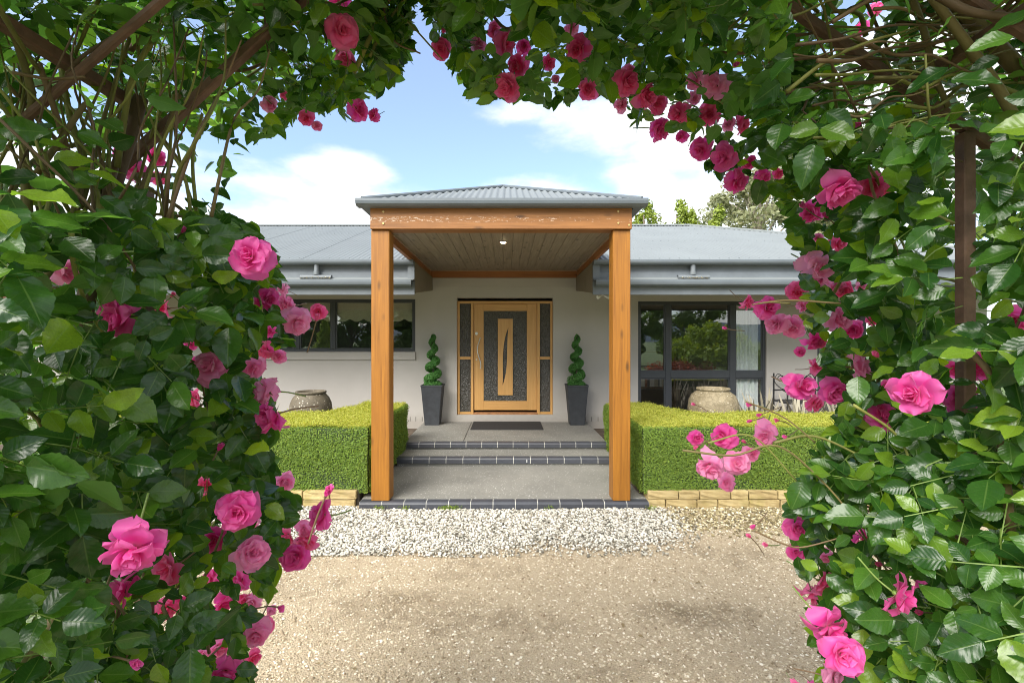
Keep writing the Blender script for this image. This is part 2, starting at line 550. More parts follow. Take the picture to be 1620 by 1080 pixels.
# petals: colour comes per flower from the object colour
k = N('rose_petal')
oi = k.n('ShaderNodeObjectInfo')
geo = k.n('ShaderNodeNewGeometry')
uv = k.n('ShaderNodeUVMap')
sep = k.n('ShaderNodeSeparateXYZ', {0: uv.outputs[0]})
tipf = k.n('ShaderNodeMapRange', {'Value': sep.outputs[1], 'From Min': .35, 'From Max': 1.0, 'To Min': 0, 'To Max': .32}).outputs[0]
c = k.mix(tipf, oi.outputs['Color'], (.95, .46, .70))
basef = k.n('ShaderNodeMapRange', {'Value': sep.outputs[1], 'From Min': .0, 'From Max': .3, 'To Min': .5, 'To Max': 0}).outputs[0]
c = k.mix(basef, c, (.9, .5, .5))
c = k.mix(k.math('MULTIPLY', geo.outputs['Random Per Island'], .3), c, (.80, .05, .34))
k.col(c)
k.set(Roughness=.5)
k.b.inputs['Sheen Weight'].default_value = .15
st = k.noise(1, 3, .5, k.n('ShaderNodeMapping', {'Vector': uv.outputs[0], 'Scale': (28, 2, 1)}).outputs[0])
k.bump(st, .12, .001)
tl = k.n('ShaderNodeBsdfTranslucent')
k.l(c, tl.inputs['Color'])
ms = k.n('ShaderNodeMixShader', {0: .55, 1: k.b.outputs[0], 2: tl.outputs[0]})
k.l(ms.outputs[0], k.out.inputs['Surface'])
M['petal'] = k.m

k = N('rose_cane')
v = k.co()
oi = k.n('ShaderNodeObjectInfo')
g = k.ramp(oi.outputs['Random'], [(0, (.11, .068, .036)), (.35, (.21, .135, .065)), (.6, (.19, .20, .045)), (1, (.28, .30, .06))])
k.col(k.mix(k.math('MULTIPLY', k.noise(40, 5, .65, v),   .6), g, (.07, .05, .026)))
k.set(Roughness=.65)
k.bump(k.noise(120, 4, .6, v), .4, .003)
M['cane'] = k.m
M['green_stem'] = simple('green_stem', (.13, .20, .035), .5, .3, 40)
M['red_stem'] = simple('bronze_bud_stem', (.17, .11, .06), .55, .3, 40)

# ground
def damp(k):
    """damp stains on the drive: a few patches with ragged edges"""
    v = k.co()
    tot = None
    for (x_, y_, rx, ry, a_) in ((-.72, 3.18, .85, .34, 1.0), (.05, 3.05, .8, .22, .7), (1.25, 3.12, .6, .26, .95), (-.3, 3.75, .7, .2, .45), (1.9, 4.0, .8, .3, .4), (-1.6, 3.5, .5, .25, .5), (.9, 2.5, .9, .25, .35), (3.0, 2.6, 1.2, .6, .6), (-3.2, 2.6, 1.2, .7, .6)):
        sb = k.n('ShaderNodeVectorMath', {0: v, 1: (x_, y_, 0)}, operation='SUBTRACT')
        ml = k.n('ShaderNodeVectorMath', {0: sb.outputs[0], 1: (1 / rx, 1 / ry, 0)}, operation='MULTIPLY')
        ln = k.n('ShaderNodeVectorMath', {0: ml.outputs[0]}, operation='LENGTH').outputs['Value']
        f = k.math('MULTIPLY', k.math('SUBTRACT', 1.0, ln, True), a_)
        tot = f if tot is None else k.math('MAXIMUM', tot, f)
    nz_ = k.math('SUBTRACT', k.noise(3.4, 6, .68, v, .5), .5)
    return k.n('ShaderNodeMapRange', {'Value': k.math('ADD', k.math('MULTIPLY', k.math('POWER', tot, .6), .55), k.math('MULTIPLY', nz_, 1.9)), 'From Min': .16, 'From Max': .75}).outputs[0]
k = N('beige_gravel_drive')
v = k.co()
c = k.ramp(k.noise(170, 4, .75, v), [(.28, (.21, .155, .09)), (.5, (.39, .315, .21)), (.72, (.60, .52, .39))])
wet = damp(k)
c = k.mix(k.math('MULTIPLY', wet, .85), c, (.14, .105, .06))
k.col(c)
k.set(Roughness=.85)
k.bump(k.vor(110, v), .7, .012)
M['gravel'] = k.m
def stone_ramp(name, stops, stained=True):
    k = N(name)
    geo = k.n('ShaderNodeNewGeometry')
    c = k.ramp(geo.outputs['Random Per Island'], stops)
    if stained:
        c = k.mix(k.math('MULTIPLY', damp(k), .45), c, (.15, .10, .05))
    k.col(c)
    k.set(Roughness=.75)
    return k.m
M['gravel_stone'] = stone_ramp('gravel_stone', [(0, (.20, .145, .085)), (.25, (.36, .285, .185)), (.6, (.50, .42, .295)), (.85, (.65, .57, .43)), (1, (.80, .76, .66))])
M['white_stone'] = stone_ramp('white_quartz_pebble', [(0, (.06, .055, .042)), (.2, (.19, .175, .135)), (.42, (.42, .395, .33)), (.75, (.60, .575, .50)), (1, (.76, .735, .66))], False)
M['moss_stone'] = stone_ramp('mossy_pebble', [(0, (.09, .07, .035)), (.4, (.24, .19, .09)), (.75, (.45, .38, .22)), (1, (.7, .65, .5))], False)
M['lawn'] = simple('lawn_grass', (.075, .12, .03), .9, .4, 2, .5, 60)
M['hill'] = simple('haze_blue_forest_hill', (.045, .075, .11), .95, .25, .01)  # blue of distant haze put into the forest colour

# ================================================================== SETTING
me = bpy.data.meshes.new('ground')
me.from_pydata([(-3000, -3000, 0), (3000, -3000, 0), (3000, 3000, 0), (-3000, 3000, 0)], [], [(0, 1, 2, 3)])
me.materials.append(M['lawn'])
tag(link('ground', me), kind='structure')

# drive: gently uneven sheet
nx, ny = 90, 70
gx, gy = np.meshgrid(np.linspace(-9, 9, nx), np.linspace(-5, 5.35, ny), indexing='ij')
gz = .010 + .005 * np.sin(gx * 1.9 + gy * 1.1) + .004 * np.sin(gx * 4.3 - gy * 3.1)
def drive_z(x, y):
    return .010 + .005 * np.sin(x * 1.9 + y * 1.1) + .004 * np.sin(x * 4.3 - y * 3.1)
idx = np.arange(nx * ny).reshape(nx, ny)
F = np.stack([idx[:-1, :-1], idx[1:, :-1], idx[1:, 1:], idx[:-1, 1:]], -1).reshape(-1, 4)
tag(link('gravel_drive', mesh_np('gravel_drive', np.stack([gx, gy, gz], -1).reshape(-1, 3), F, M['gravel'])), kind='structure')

OCT_V = np.array([[1, 0, 0], [-1, 0, 0], [0, 1, 0], [0, -1, 0], [0, 0, 1], [0, 0, -1]], float)
OCT_F = np.array([[0, 2, 4], [2, 1, 4], [1, 3, 4], [3, 0, 4], [2, 0, 5], [1, 2, 5], [3, 1, 5], [0, 3, 5]])
_bm = bmesh.new(); bmesh.ops.create_icosphere(_bm, subdivisions=1, radius=1.0)
ICO_V = np.array([v.co[:] for v in _bm.verts]); ICO_F = np.array([[v.index for v in f.verts] for f in _bm.faces]); _bm.free()
def stones(name, P, size, m, base=(OCT_V, OCT_F), flat=.55):
    n = len(P)
    V0, F0 = base
    jit = 1 + .35 * (rng.random((n, len(V0), 1)) - .5)
    V = V0[None] * jit
    s = size[:, None] * (0.7 + .6 * rng.random((n, 3)))
    s[:, 2] *= flat
    V = V * s[:, None, :]
    a = rng.random(n) * 2 * PI
    ca, sa = np.cos(a), np.sin(a)
    x = V[..., 0] * ca[:, None] - V[..., 1] * sa[:, None]
    y = V[..., 0] * sa[:, None] + V[..., 1] * ca[:, None]
    tl_ = (rng.random((n, 2)) - .5) * .9
    z = V[..., 2] + x * tl_[:, :1] + y * tl_[:, 1:]
    V = np.stack([x, y, z], -1) + P[:, None, :]
    F = F0[None] + (np.arange(n) * len(V0))[:, None, None]
    o = link(name, mesh_np(name, V.reshape(-1, 3), F.reshape(-1, F0.shape[1]), m, smooth=False))
    return tag(o, kind='stuff')

def pebble_front(x):    # front edge (y) of the white pebble strip
    return 4.17 + .10 * np.sin(x * 1.7 + .5) + .05 * np.sin(x * 5.1) + np.where(x > 1.0, (x - 1.0) * .28, 0) - np.where(x < -.8, (x + .8) * -.10, 0)
n = 62000
y = 1.75 + (rng.random(n) ** .85) * 3.0
x = (rng.random(n) - .5) * 2 * (y * .98 + .1)
ok = ~((y > pebble_front(x) + .02) & (x < 1.75))
x, y = x[ok], y[ok]
sz = np.abs(rng.normal(.0044, .0026, len(x))) + .002
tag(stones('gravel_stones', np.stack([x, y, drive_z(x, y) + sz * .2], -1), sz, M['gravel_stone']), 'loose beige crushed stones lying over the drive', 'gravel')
n = 42000
x = -3.2 + rng.random(n) * 5.3
y = 3.95 + rng.random(n) * 1.2
ok = (y > pebble_front(x) + rng.normal(0, .05, n) - rng.exponential(.12, n)) & (x < 1.62 + rng.normal(0, .14, n)) & ((y < 5.06) | (np.abs(x + .03) > 1.6)) & (y < 5.13)
x, y = x[ok], y[ok]
sz = np.abs(rng.normal(.0058, .0026, len(x))) + .0028
tag(stones('white_pebbles', np.stack([x, y, drive_z(x, y) + .006 + sz * .4 + .012 * rng.random(len(x))], -1), sz, M['white_stone'], (ICO_V, ICO_F), .7), 'strip of white quartz pebbles along the brick step edge', 'pebbles')
n = 5200
x = 1.45 + rng.random(n) * 2.6
y = 4.25 + rng.random(n) * .88
ok = (x > 1.62 + rng.normal(0, .16, n)) & (y > 4.5 + rng.normal(0, .10, n))
x, y = x[ok], y[ok]
sz = np.abs(rng.normal(.008, .003, len(x))) + .003
tag(stones('mossy_pebbles', np.stack([x, y, drive_z(x, y) + .004 + sz * .4], -1), sz, M['moss_stone'], (ICO_V, ICO_F), .7), 'mossy brown pebbles and litter below the sandstone edging', 'pebbles')

# far hills behind the viewer (seen in the window panes)
bm = bmesh.new()
prev = None
for i in range(61):
    a = -PI + (i / 60) * PI            # half circle behind (-Y side)
    r = 1700
    h = 62 + 16 * math.sin(i * .55) + 9 * math.sin(i * 1.7 + 1) + 4 * math.sin(i * 4.1)
    p = [bm.verts.new((r * math.cos(a), r * math.sin(a), -1)), bm.verts.new((r * 1.12 * math.cos(a), r * 1.12 * math.sin(a), h * 1.0)),
         bm.verts.new((r * 1.4 * math.cos(a), r * 1.4 * math.sin(a), -1))]
    if prev:
        bm.faces.new((prev[0], p[0], p[1], prev[1])); bm.faces.new((prev[1], p[1], p[2], prev[2]))
    prev = p
o = obj('hills', bm, M['hill'], smooth=True)
tag(o, kind='structure')

# ================================================================== STEPS AND PORCH
Z_SLAB, Z_MID, Z_PORCH = 1.83 - 1.735, 1.83 - 1.612, 1.83 - 1.507
WY = 8.80
def brick_mesh():
    bm = bmesh.new()
    x = .1155
    prof = [(0, .0), (.105, 0), (.105, .078), (.030, .078), (.017, .0745), (.007, .066), (.001, .052)]
    prism(bm, prof, -x, x)
    bm.normal_update()
    me = bpy.data.meshes.new('brick'); bm.to_mesh(me); bm.free()
    me.materials.append(M['brick'])
    return me
BR = brick_mesh()
def step(name, x0, x1, yf, yb, ztop, zbot, nb, pitch, xs):
    """concrete slab with a bullnose brick edge: slab is the thing, bricks its parts"""
    o = obj(name, B(x0, x1, yf + .108, yb, zbot, ztop), M['conc'])
    tag(o, kind='structure')
    bed = obj('mortar_bed', prism(bmesh.new(), [(yf + a, ztop - .078 + b) for a, b in [(.0025, .001), (.1072, .001), (.1072, .0765), (.031, .0765), (.0185, .073), (.009, .0645), (.003, .051)]], x0 + .002, x1 - .002), M['mortar'], o)
    for i in range(nb):
        b = link('brick', BR, o)
        b.location = (xs + (i + .5) * pitch, yf + random.uniform(-.002, .002), ztop - .078 + random.uniform(-.001, .001))
        b.rotation_euler = (0, 0, random.uniform(-.004, .004))
        b.scale = ((pitch - .0075) / .231, 1, 1)
    if ztop - .079 > zbot + .005:
        obj('riser', B(x0 + .02, x1 - .02, yf + .03, yf + .1065, zbot, ztop - .08), M['conc'], o)
    return o
s1 = step('entry_slab', -1.60, 1.54, 5.07, 6.60, Z_SLAB, -.05, 13, .2415, -1.60)
s2 = step('step', -1.548, 1.497, 6.505, 7.12, Z_MID, Z_SLAB - .0, 13, .2342, -1.548)
s3 = step('porch_floor', -1.548, 1.497, 7.00, WY, Z_PORCH, Z_MID, 13, .2342, -1.548)
# control joint in the porch
obj('joint', B(-.664, -.656, 7.11, 8.79, Z_PORCH + .001, Z_PORCH + .003), M['iron'], s3)
obj('paint_mark', B(.272, .280, 6.503, 6.515, Z_MID - .062, Z_MID - .022), M['white'], s2)

# garden beds behind the hedges
for (a, b) in ((-8, -1.56), (1.51, 8)):
    o = obj('garden_bed', B(a, b, 5.36, WY - .01, -.05, .20), M['soil'])
    tag(o, kind='structure')

# ================================================================== HOUSE
house = empty('house', (0, WY, 0), 'low taupe rendered house with pale corrugated roof and charcoal windows', 'house')
holes = [(-.94, .864, .456, 2.648), (2.46, 4.867, .42, 2.583), (-4.62, -1.718, 1.64, 2.625), (5.82, 7.6, .42, 2.583)]
def wall_holes(x0, x1, z0, z1, y, th, holes):
    bm = bmesh.new()
    xs = sorted({x0, x1, *[h[0] for h in holes], *[h[1] for h in holes]})
    zs = sorted({z0, z1, *[h[2] for h in holes], *[h[3] for h in holes]})
    def q(*c): bm.faces.new([bm.verts.new(p) for p in c])
    for i in range(len(xs) - 1):
        for j in range(len(zs) - 1):
            cx, cz = (xs[i] + xs[i + 1]) / 2, (zs[j] + zs[j + 1]) / 2
            if any(h[0] < cx < h[1] and h[2] < cz < h[3] for h in holes):
                continue
            for yy in (y, y + th):
                q((xs[i], yy, zs[j]), (xs[i + 1], yy, zs[j]), (xs[i + 1], yy, zs[j + 1]), (xs[i], yy, zs[j + 1]))
    for (a, b, c, d) in holes:
        q((a, y, c), (a, y + th, c), (a, y + th, d), (a, y, d))
        q((b, y, c), (b, y, d), (b, y + th, d), (b, y + th, c))
        q((a, y, c), (b, y, c), (b, y + th, c), (a, y + th, c))
        q((a, y, d), (a, y + th, d), (b, y + th, d), (b, y, d))
    bmesh.ops.remove_doubles(bm, verts=bm.verts, dist=1e-5)
    bmesh.ops.recalc_face_normals(bm, faces=bm.faces)
    return bm
obj('wall', wall_holes(-9, 9, -.05, 3.2, WY, .24, holes), M['wall'], house)
# the rooms behind: floor, back wall, sides, ceiling
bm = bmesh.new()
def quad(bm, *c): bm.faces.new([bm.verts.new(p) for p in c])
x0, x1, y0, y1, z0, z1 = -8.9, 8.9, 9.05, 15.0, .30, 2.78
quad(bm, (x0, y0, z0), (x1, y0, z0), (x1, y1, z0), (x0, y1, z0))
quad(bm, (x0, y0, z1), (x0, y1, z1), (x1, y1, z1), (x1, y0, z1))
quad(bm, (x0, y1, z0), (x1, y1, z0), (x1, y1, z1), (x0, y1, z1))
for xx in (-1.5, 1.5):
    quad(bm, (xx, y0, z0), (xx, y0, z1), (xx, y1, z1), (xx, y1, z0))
for xx in (x0, x1):      # unseen openings added in the end walls to light curtain and blind
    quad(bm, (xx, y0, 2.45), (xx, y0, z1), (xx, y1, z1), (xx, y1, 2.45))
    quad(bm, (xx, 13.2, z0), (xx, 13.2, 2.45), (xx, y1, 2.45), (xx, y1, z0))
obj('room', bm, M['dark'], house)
bm = bmesh.new()
for xa, xb in ((-9, -8.92), (8.92, 9)):  # outer end walls left open too, for the added daylight inside
    box(bm, xa, xb, WY + .25, 13.2, 2.45, 3.2); box(bm, xa, xb, 13.202, 15.2, -.05, 3.2); box(bm, xa, xb, WY + .25, 13.2, -.05, .30)
box(bm, -8.9, 8.9, 15.05, 15.2, -.05, 3.2)
obj('wall', bm, M['wall'], house)
# weep-hole slots at the wall base
for px in (640, 649, 658, 668, 926, 936, 946):
    X = (px - CX) / 84.3
    obj('weep_slot', B(X - .004, X + .004, WY - .003, WY + .002, Z_PORCH + .012, Z_PORCH + .095), M['iron'], house)

# eaves
def quad_gutter(yb, zt, d=.115, h=.085):
    """quad gutter profile, front at yb-d, closed"""
    yf = yb - d
    return [(yb, zt - .005), (yb, zt - h), (yf + .035, zt - h), (yf + .008, zt - h * .72), (yf, zt - h * .35), (yf, zt), (yf + .012, zt + .004), (yf + .014, zt - .008)]
for (a, b, se) in ((-9.2, -1.393, -1), (1.295, 9.2, 1)):
    endx = b if se < 0 else a
    obj('gutter', prism(bmesh.new(), quad_gutter(7.085, 3.046, .115, .066), a, b), M['gutter'], house)
    obj('fascia_board', B(a, b, 7.125, 7.15, 2.874, 3.03), M['fascia'], house)
    obj('fascia_board', B(a, b, 7.10, 7.123, 2.765, 2.880), M['fascia'], house)
    e0, e1 = (endx - .10, endx + .001) if se < 0 else (endx - .001, endx + .10)
    obj('end_post', B(e0, e1, 7.055, 7.098, 2.745, 3.035), M['fascia'], house)
    obj('gutter', prism(bmesh.new(), quad_gutter(7.068, 2.743, .118, .088), a, b - .03 * (se < 0)) if se < 0 else prism(bmesh.new(), quad_gutter(7.068, 2.743, .118, .088), a + .03, b), M['gutter'], house)
    obj('fascia_board', B(a, b, 7.07, 7.098, 2.534, 2.735), M['fascia'], house)
    bm = bmesh.new()
    quad(bm, (a, 6.975, 2.745), (b, 6.975, 2.745), (b, 7.099, 2.800), (a, 7.099, 2.800))
    obj('flashing', bm, M['roof'], house)
    obj('soffit', prism(bmesh.new(), [(7.10, 2.562), (WY - .001, 2.80), (WY - .001, 2.82), (7.10, 2.582)], a, b), M['soffit'], house)
    # raked return panel of the eave box, facing the porch, made of upright boards
    nb = 13
    for i in range(nb):
        ya, yb = 7.152 + (8.795 - 7.152) * i / nb, 7.152 + (8.795 - 7.152) * (i + 1) / nb - .006
        zz = 2.575 + .22 * (ya - 7.1) / 1.7
        px0, px1 = (endx - .03, endx + .002) if se < 0 else (endx - .002, endx + .03)
        obj('lining_board', B(px0, px1, ya, yb, zz, 3.035, .003), M['soffit'], house)
    # corner stop that closes the front of the return
    obj('corner_stop', B(*((endx - .032, endx + .004) if se < 0 else (endx - .004, endx + .032)), 7.10, 7.150, 2.56, 3.035), M['soffit'], house)
obj('frieze', B(-1.390, 1.292, WY - .03, WY - .001, 2.843, 3.016), M['wall'], house)

# corrugated roofing
def corr_sheets(name, O, U, V, u0, u1, vmax, parent, m, sheet=.762, vmin=lambda u: 0.0, amp=.010, pitch=.076, cols=6, lim=1e-3):
    O, U, V = Vector(O), Vector(U).normalized(), Vector(V)
    Nn = U.cross(V).normalized()
    if Nn.z < 0: Nn = -Nn
    u = u0
    k = 0
    while u < u1 - 1e-4:
        e = min(u + sheet, u1)
        us = np.arange(u, e + pitch / cols / 2, pitch / cols)
        vs, fs, last = [], [], None
        for t in us:
            va, vb = vmin(t), vmax(t)
            if vb - va < lim:
                last = None
                continue
            nrm = Nn * (amp * math.cos(2 * PI * t / pitch) + .0012 * (k % 2))
            i0 = len(vs)
            for f in (0, .5, 1):
                vs.append(O + U * t + V * (va + (vb - va) * f) + nrm)
            if last is not None:
                for j in (0, 1):
                    fs.append((last + j, i0 + j, i0 + j + 1, last + j + 1))
            last = i0
        if fs:
            off = parent.location
            me = bpy.data.meshes.new(name)
            me.from_pydata([tuple(p - off) for p in vs], [], fs)
            for p in me.polygons: p.use_smooth = True
            me.materials.append(m)
            link(name, me, parent)
        u = e
        k += 1
PITCH = math.tan(R(20))
RY, EY, EZ = 11.4, 7.02, 3.045
RZ = EZ + PITCH * (RY - EY)
XR, XL = 4.39, -6.5
corr_sheets('roof_sheet', (0, EY, EZ), (1, 0, 0), (0, 1, PITCH), -9.2, 9.0, lambda u: max(0, min(RY - EY, (RY - EY) - max(0, u - XR), (RY - EY) - max(0, XL - 0 - u))), house, M['roof'], vmin=lambda u: .75 if -1.44 < u < 1.34 else 0.0)
bm = bmesh.new()
quad(bm, (XR, RY, RZ - .02), (XR + RY - EY, EY, EZ - .02), (XR + RY - EY, 2 * RY - EY, EZ - .02))
quad(bm, (XL, RY, RZ - .02), (XR, RY, RZ - .02), (XR + RY - EY, 2 * RY - EY, EZ - .02), (XL - RY + EY, 2 * RY - EY, EZ - .02))
quad(bm, (XL, RY, RZ - .02), (XL - RY + EY, 2 * RY - EY, EZ - .02), (XL - RY + EY, EY, EZ - .02))
obj('roof_slope', bm, M['roof'], house)
bm = bmesh.new()
tube(bm, [(XL, RY, RZ + .012), (XR, RY, RZ + .012)], .028, 8)
prism(bm, [(RY - .13, RZ - .022), (RY, RZ + .022), (RY + .13, RZ - .022), (RY + .13, RZ - .026), (RY, RZ + .016), (RY - .13, RZ - .027)], XL, XR)
obj('ridge_cap', bm, M['roof'], house)
bm = bmesh.new()
tube(bm, [(XR, RY, RZ + .015), (XR + RY - EY, EY, EZ + .02)], .032, 8)
obj('ridge_cap', bm, M['roof'], house)
# roof screws
P = []
for r_, v_ in enumerate((.12, 1.0, 1.9, 2.8, 3.7, 4.25)):
    for i in range(110):
        u = -6.5 + i * .152 + (r_ % 2) * 0.0
        if v_ < min(RY - EY, (RY - EY) - max(0, u - XR)) - .05:
            P.append((u, EY + v_, EZ + PITCH * v_ + .011))
P = np.array(P)
o = stones('roof_screw', P - np.array([0, WY, 0]), np.full(len(P), .009), simple('screw_head', (.20, .22, .23), .5), flat=.7)
o.parent = house
del o['kind']; o['kind'] = 'stuff'

# windows: frame > panes, mullions, transom
def window(x0, x1, z0, z1, mull, trans, fw=.045, mw=.05, yf=WY + .035, sill=False):
    bm = bmesh.new()
    y0, y1 = yf, yf + .06
    box(bm, x0 + .001, x0 + fw, y0, y1, z0, z1); box(bm, x1 - fw, x1 - .001, y0, y1, z0, z1)
    box(bm, x0 + fw, x1 - fw, y0, y1, z1 - fw, z1 - .001); box(bm, x0 + fw, x1 - fw, y0, y1, z0 + .001, z0 + fw)
    wd = obj('window', bm, M['alu'], house)
    edges = [x0 + fw] + [e for m_ in mull for e in (m_ - mw, m_ + mw)] + [x1 - fw]
    for m_ in mull:
        obj('mullion', B(m_ - mw, m_ + mw, y0 - .004, y1 - .003, z0 + fw, z1 - fw, .006), M['alu'], wd, world=False).location = (0, -WY, 0)
    rows = [(z0 + fw, z1 - fw)]
    if trans:
        rows = [(z0 + fw, trans[0]), (trans[1], z1 - fw)]
        for i in range(0, len(edges), 2):
            obj('transom', B(edges[i] + .001, edges[i + 1] - .001, y0 - .002, y1 - .005, trans[0], trans[1], .006), M['alu'], wd, world=False).location = (0, -WY, 0)
    for i in range(0, len(edges), 2):
        for (a, b) in rows:
            sash = .022
            bm = bmesh.new()
            xa, xb = edges[i], edges[i + 1]
            box(bm, xa, xa + sash, y0 + .012, y1 - .01, a, b); box(bm, xb - sash, xb, y0 + .012, y1 - .01, a, b)
            box(bm, xa + sash, xb - sash, y0 + .012, y1 - .01, a, a + sash); box(bm, xa + sash, xb - sash, y0 + .012, y1 - .01, b - sash, b)
            obj('sash', bm, M['alu'], wd, world=False).location = (0, -WY, 0)
            obj('pane', B(xa + sash - .004, xb - sash + .004, y0 + .030, y0 + .034, a + sash - .004, b - sash + .004), M['glass'], wd, world=False).location = (0, -WY, 0)
    if sill:
        obj('sill', prism(bmesh.new(), [(WY - .035, sill[0]), (WY + .05, sill[0]), (WY + .05, sill[1] + .012), (WY - .035, sill[1] - .004)], x0 - .02, x1 + .003), M['wall'], wd, world=False).location = (0, -WY, 0)
    return wd
window(2.46, 4.867, .42, 2.583, [3.033, 4.247], (1.142, 1.267))
window(-4.62, -1.718, 1.64, 2.625, [-3.945, -3.27, -2.45], None, mw=.04, sill=(1.488, 1.636))
window(5.82, 7.6, .42, 2.583, [6.7], None)

# ------------------------------------------------------------------ front door
DY = WY + .075
def S(px, py): return ((px - CX) / 83.7, EYE - (py - CY) / 83.7)
def hb(p0, p1, y0, y1, bev=.004):
    (a, b), (c, d) = S(*p0), S(*p1)
    return B(min(a, c), max(a, c), y0, y1, min(b, d), max(b, d), bev)
bm = bmesh.new()
X0, Z1 = S(723.6, 476.3); X1, Z0 = S(874.2, 655.0)
FR = []
door_frame = obj('door_frame', B(X0, X1, DY - .02, DY + .10, Z1 - .045, Z1), M['door_x'], house)
def dpart(name, bm, m, par=None):
    o = obj(name, bm, m, par or door_frame, world=False)
    o.location = (0, -WY, 0) if (par is None or par is door_frame) else (0, 0, 0)
    return o
ZB = S(0, 648.9)[1]
for (pa, pb) in ((723.6, 727.3), (744.9, 749.0), (849.6, 854.2), (870.6, 874.2)):
    dpart('jamb', hb((pa, 480.2), (pb, 655.0), DY - .02, DY + .10), M['door'])
for (pa, pb) in ((727.4, 744.8), (854.3, 870.5)):
    dpart('side_rail', hb((pa, 564.0), (pb, 568.4), DY - .005, DY + .06), M['door_x'])
    dpart('side_rail', hb((pa, 651.4), (pb, 655.0), DY - .005, DY + .06), M['door_x'])
    dpart('sidelight_glass', hb((pa - .3, 479.6), (pb + .3, 564.2), DY + .020, DY + .028, 0), M['obscure'])
    dpart('sidelight_glass', hb((pa - .3, 568.2), (pb + .3, 651.6), DY + .020, DY + .028, 0), M['obscure'])
dpart('threshold', hb((749.1, 652.0), (849.5, 656.0), DY - .045, DY + .10), simple('worn_sill_timber', (.36, .17, .07), .6, .3, 20))
# leaf: stiles and rails are one mesh, glass, centre panel, lock and pull handle are its sub-parts
bm = bmesh.new()
def add(bm, p0, p1, y0, y1):
    (a, b), (c, d) = S(*p0), S(*p1)
    box(bm, min(a, c), max(a, c), y0, y1, min(b, d), max(b, d))
add(bm, (749.3, 480.4), (765.0, 648.6), DY + .015, DY + .058)
add(bm, (833.6, 480.4), (849.3, 648.6), DY + .015, DY + .058)
leaf = obj('door', bm, M['door'], house)
def lpart(name, bm, m):
    o = obj(name, bm, m, leaf, world=False); o.location = (0, -WY, 0); return o
lpart('rail', hb((765.1, 480.4), (833.5, 491.6), DY + .0155, DY + .058, .003), M['door_x'])
lpart('rail', hb((765.1, 634.3), (833.5, 648.6), DY + .0155, DY + .058, .003), M['door_x'])
lpart('glass', hb((764.8, 491.4), (833.8, 634.5), DY + .030, DY + .042, 0), M['obscure'])
# centre panel with the S-shaped slot cut out of it
slotL, slotR = [], []
for i in range(25):
    t = i / 24
    zy = 518 + t * (609.5 - 518)
    mid = 804.3 - t * 9.3 + 1.2 * math.sin(2 * PI * t)
    wdt = 3.3 * math.sin(PI * t) ** .8
    sh = -5.0 * math.sin(PI * min(1, t * 1.02)) * (1 - t) * 1.5 + 4.6 * math.sin(PI * t) * t * 1.35
    slotL.append((mid + sh - wdt, zy)); slotR.append((mid + sh + wdt, zy))
bm = bmesh.new()
def panel_half(bm, xe, slot, y0, y1):
    front, back = [], []
    pts = [(xe, 504.2), (799.3, 504.2), (slot[0][0] * .999 + .0, slot[0][1])]
    rows = [(504.2, (799.3))] + [(z, x) for x, z in slot] + [(625.0, 799.3)]
    for (z, x) in rows:
        a, b = S(xe, z), S(x, z)
        front.append((bm.verts.new((a[0], y0, a[1])), bm.verts.new((b[0], y0, b[1]))))
        back.append((bm.verts.new((a[0], y1, a[1])), bm.verts.new((b[0], y1, b[1]))))
    for i in range(len(rows) - 1):
        f, g, h, k_ = front[i], front[i + 1], back[i], back[i + 1]
        bm.faces.new((f[0], f[1], g[1], g[0])); bm.faces.new((h[0], k_[0], k_[1], h[1]))
        bm.faces.new((f[1], h[1], k_[1], g[1])); bm.faces.new((f[0], g[0], k_[0], h[0]))
    for i in (0, -1):
        bm.faces.new((front[i][0], back[i][0], back[i][1], front[i][1]))
panel_half(bm, 787.6, slotL, DY + .008, DY + .029)
panel_half(bm, 811.2, slotR, DY + .008, DY + .029)
bmesh.ops.recalc_face_normals(bm, faces=bm.faces)
lpart('centre_panel', bm, M['door'])
hp = []
for i in range(17):
    t = i / 16
    X, Z = S(757.9 - 2.4 * math.cos(PI * t * 1.0) * 0 + 2.7 * math.sin(2 * PI * t - .9) * (-1), 533.6 + t * (583 - 533.6))
    hp.append((X, DY - .035, Z))
bm = bmesh.new()
tube(bm, hp, .011, 8)
for i in (3, 13):
    p = hp[i]
    tube(bm, [p, (p[0], DY + .015, p[2])], .007, 6)
lpart('handle', bm, M['steel'])
for (px, py, r_) in ((753.7, 527.4, .028), (753.7, 568.6, .014)):
    X, Z = S(px, py)
    bm = bmesh.new()
    tube(bm, [(X, DY + .016, Z), (X, DY + .006, Z)], r_, 14)
    tube(bm, [(X, DY + .0075, Z), (X, DY + .001, Z)], r_ * .45, 10)
    lpart('lock', bm, M['steel'])

# twin floodlight under the right eave
fl = empty('flood_light', (1.50, 7.35, 2.60), 'small white twin floodlight under the eave beside the porch', 'light')
obj('bracket', tube(bmesh.new(), [(1.50, 7.35, 2.60), (1.50, 7.34, 2.545)], .012), M['white'], fl)
for sx in (-1, 1):
    bm = bmesh.new()
    c0 = Vector((1.50 + sx * .012, 7.34, 2.545)); c1 = Vector((1.50 + sx * .09, 7.30, 2.515))
    tube(bm, [c0, c0.lerp(c1, .5), c1], [.008, .018, .030], 10)
    obj('lamp_head', bm, M['white'], fl)

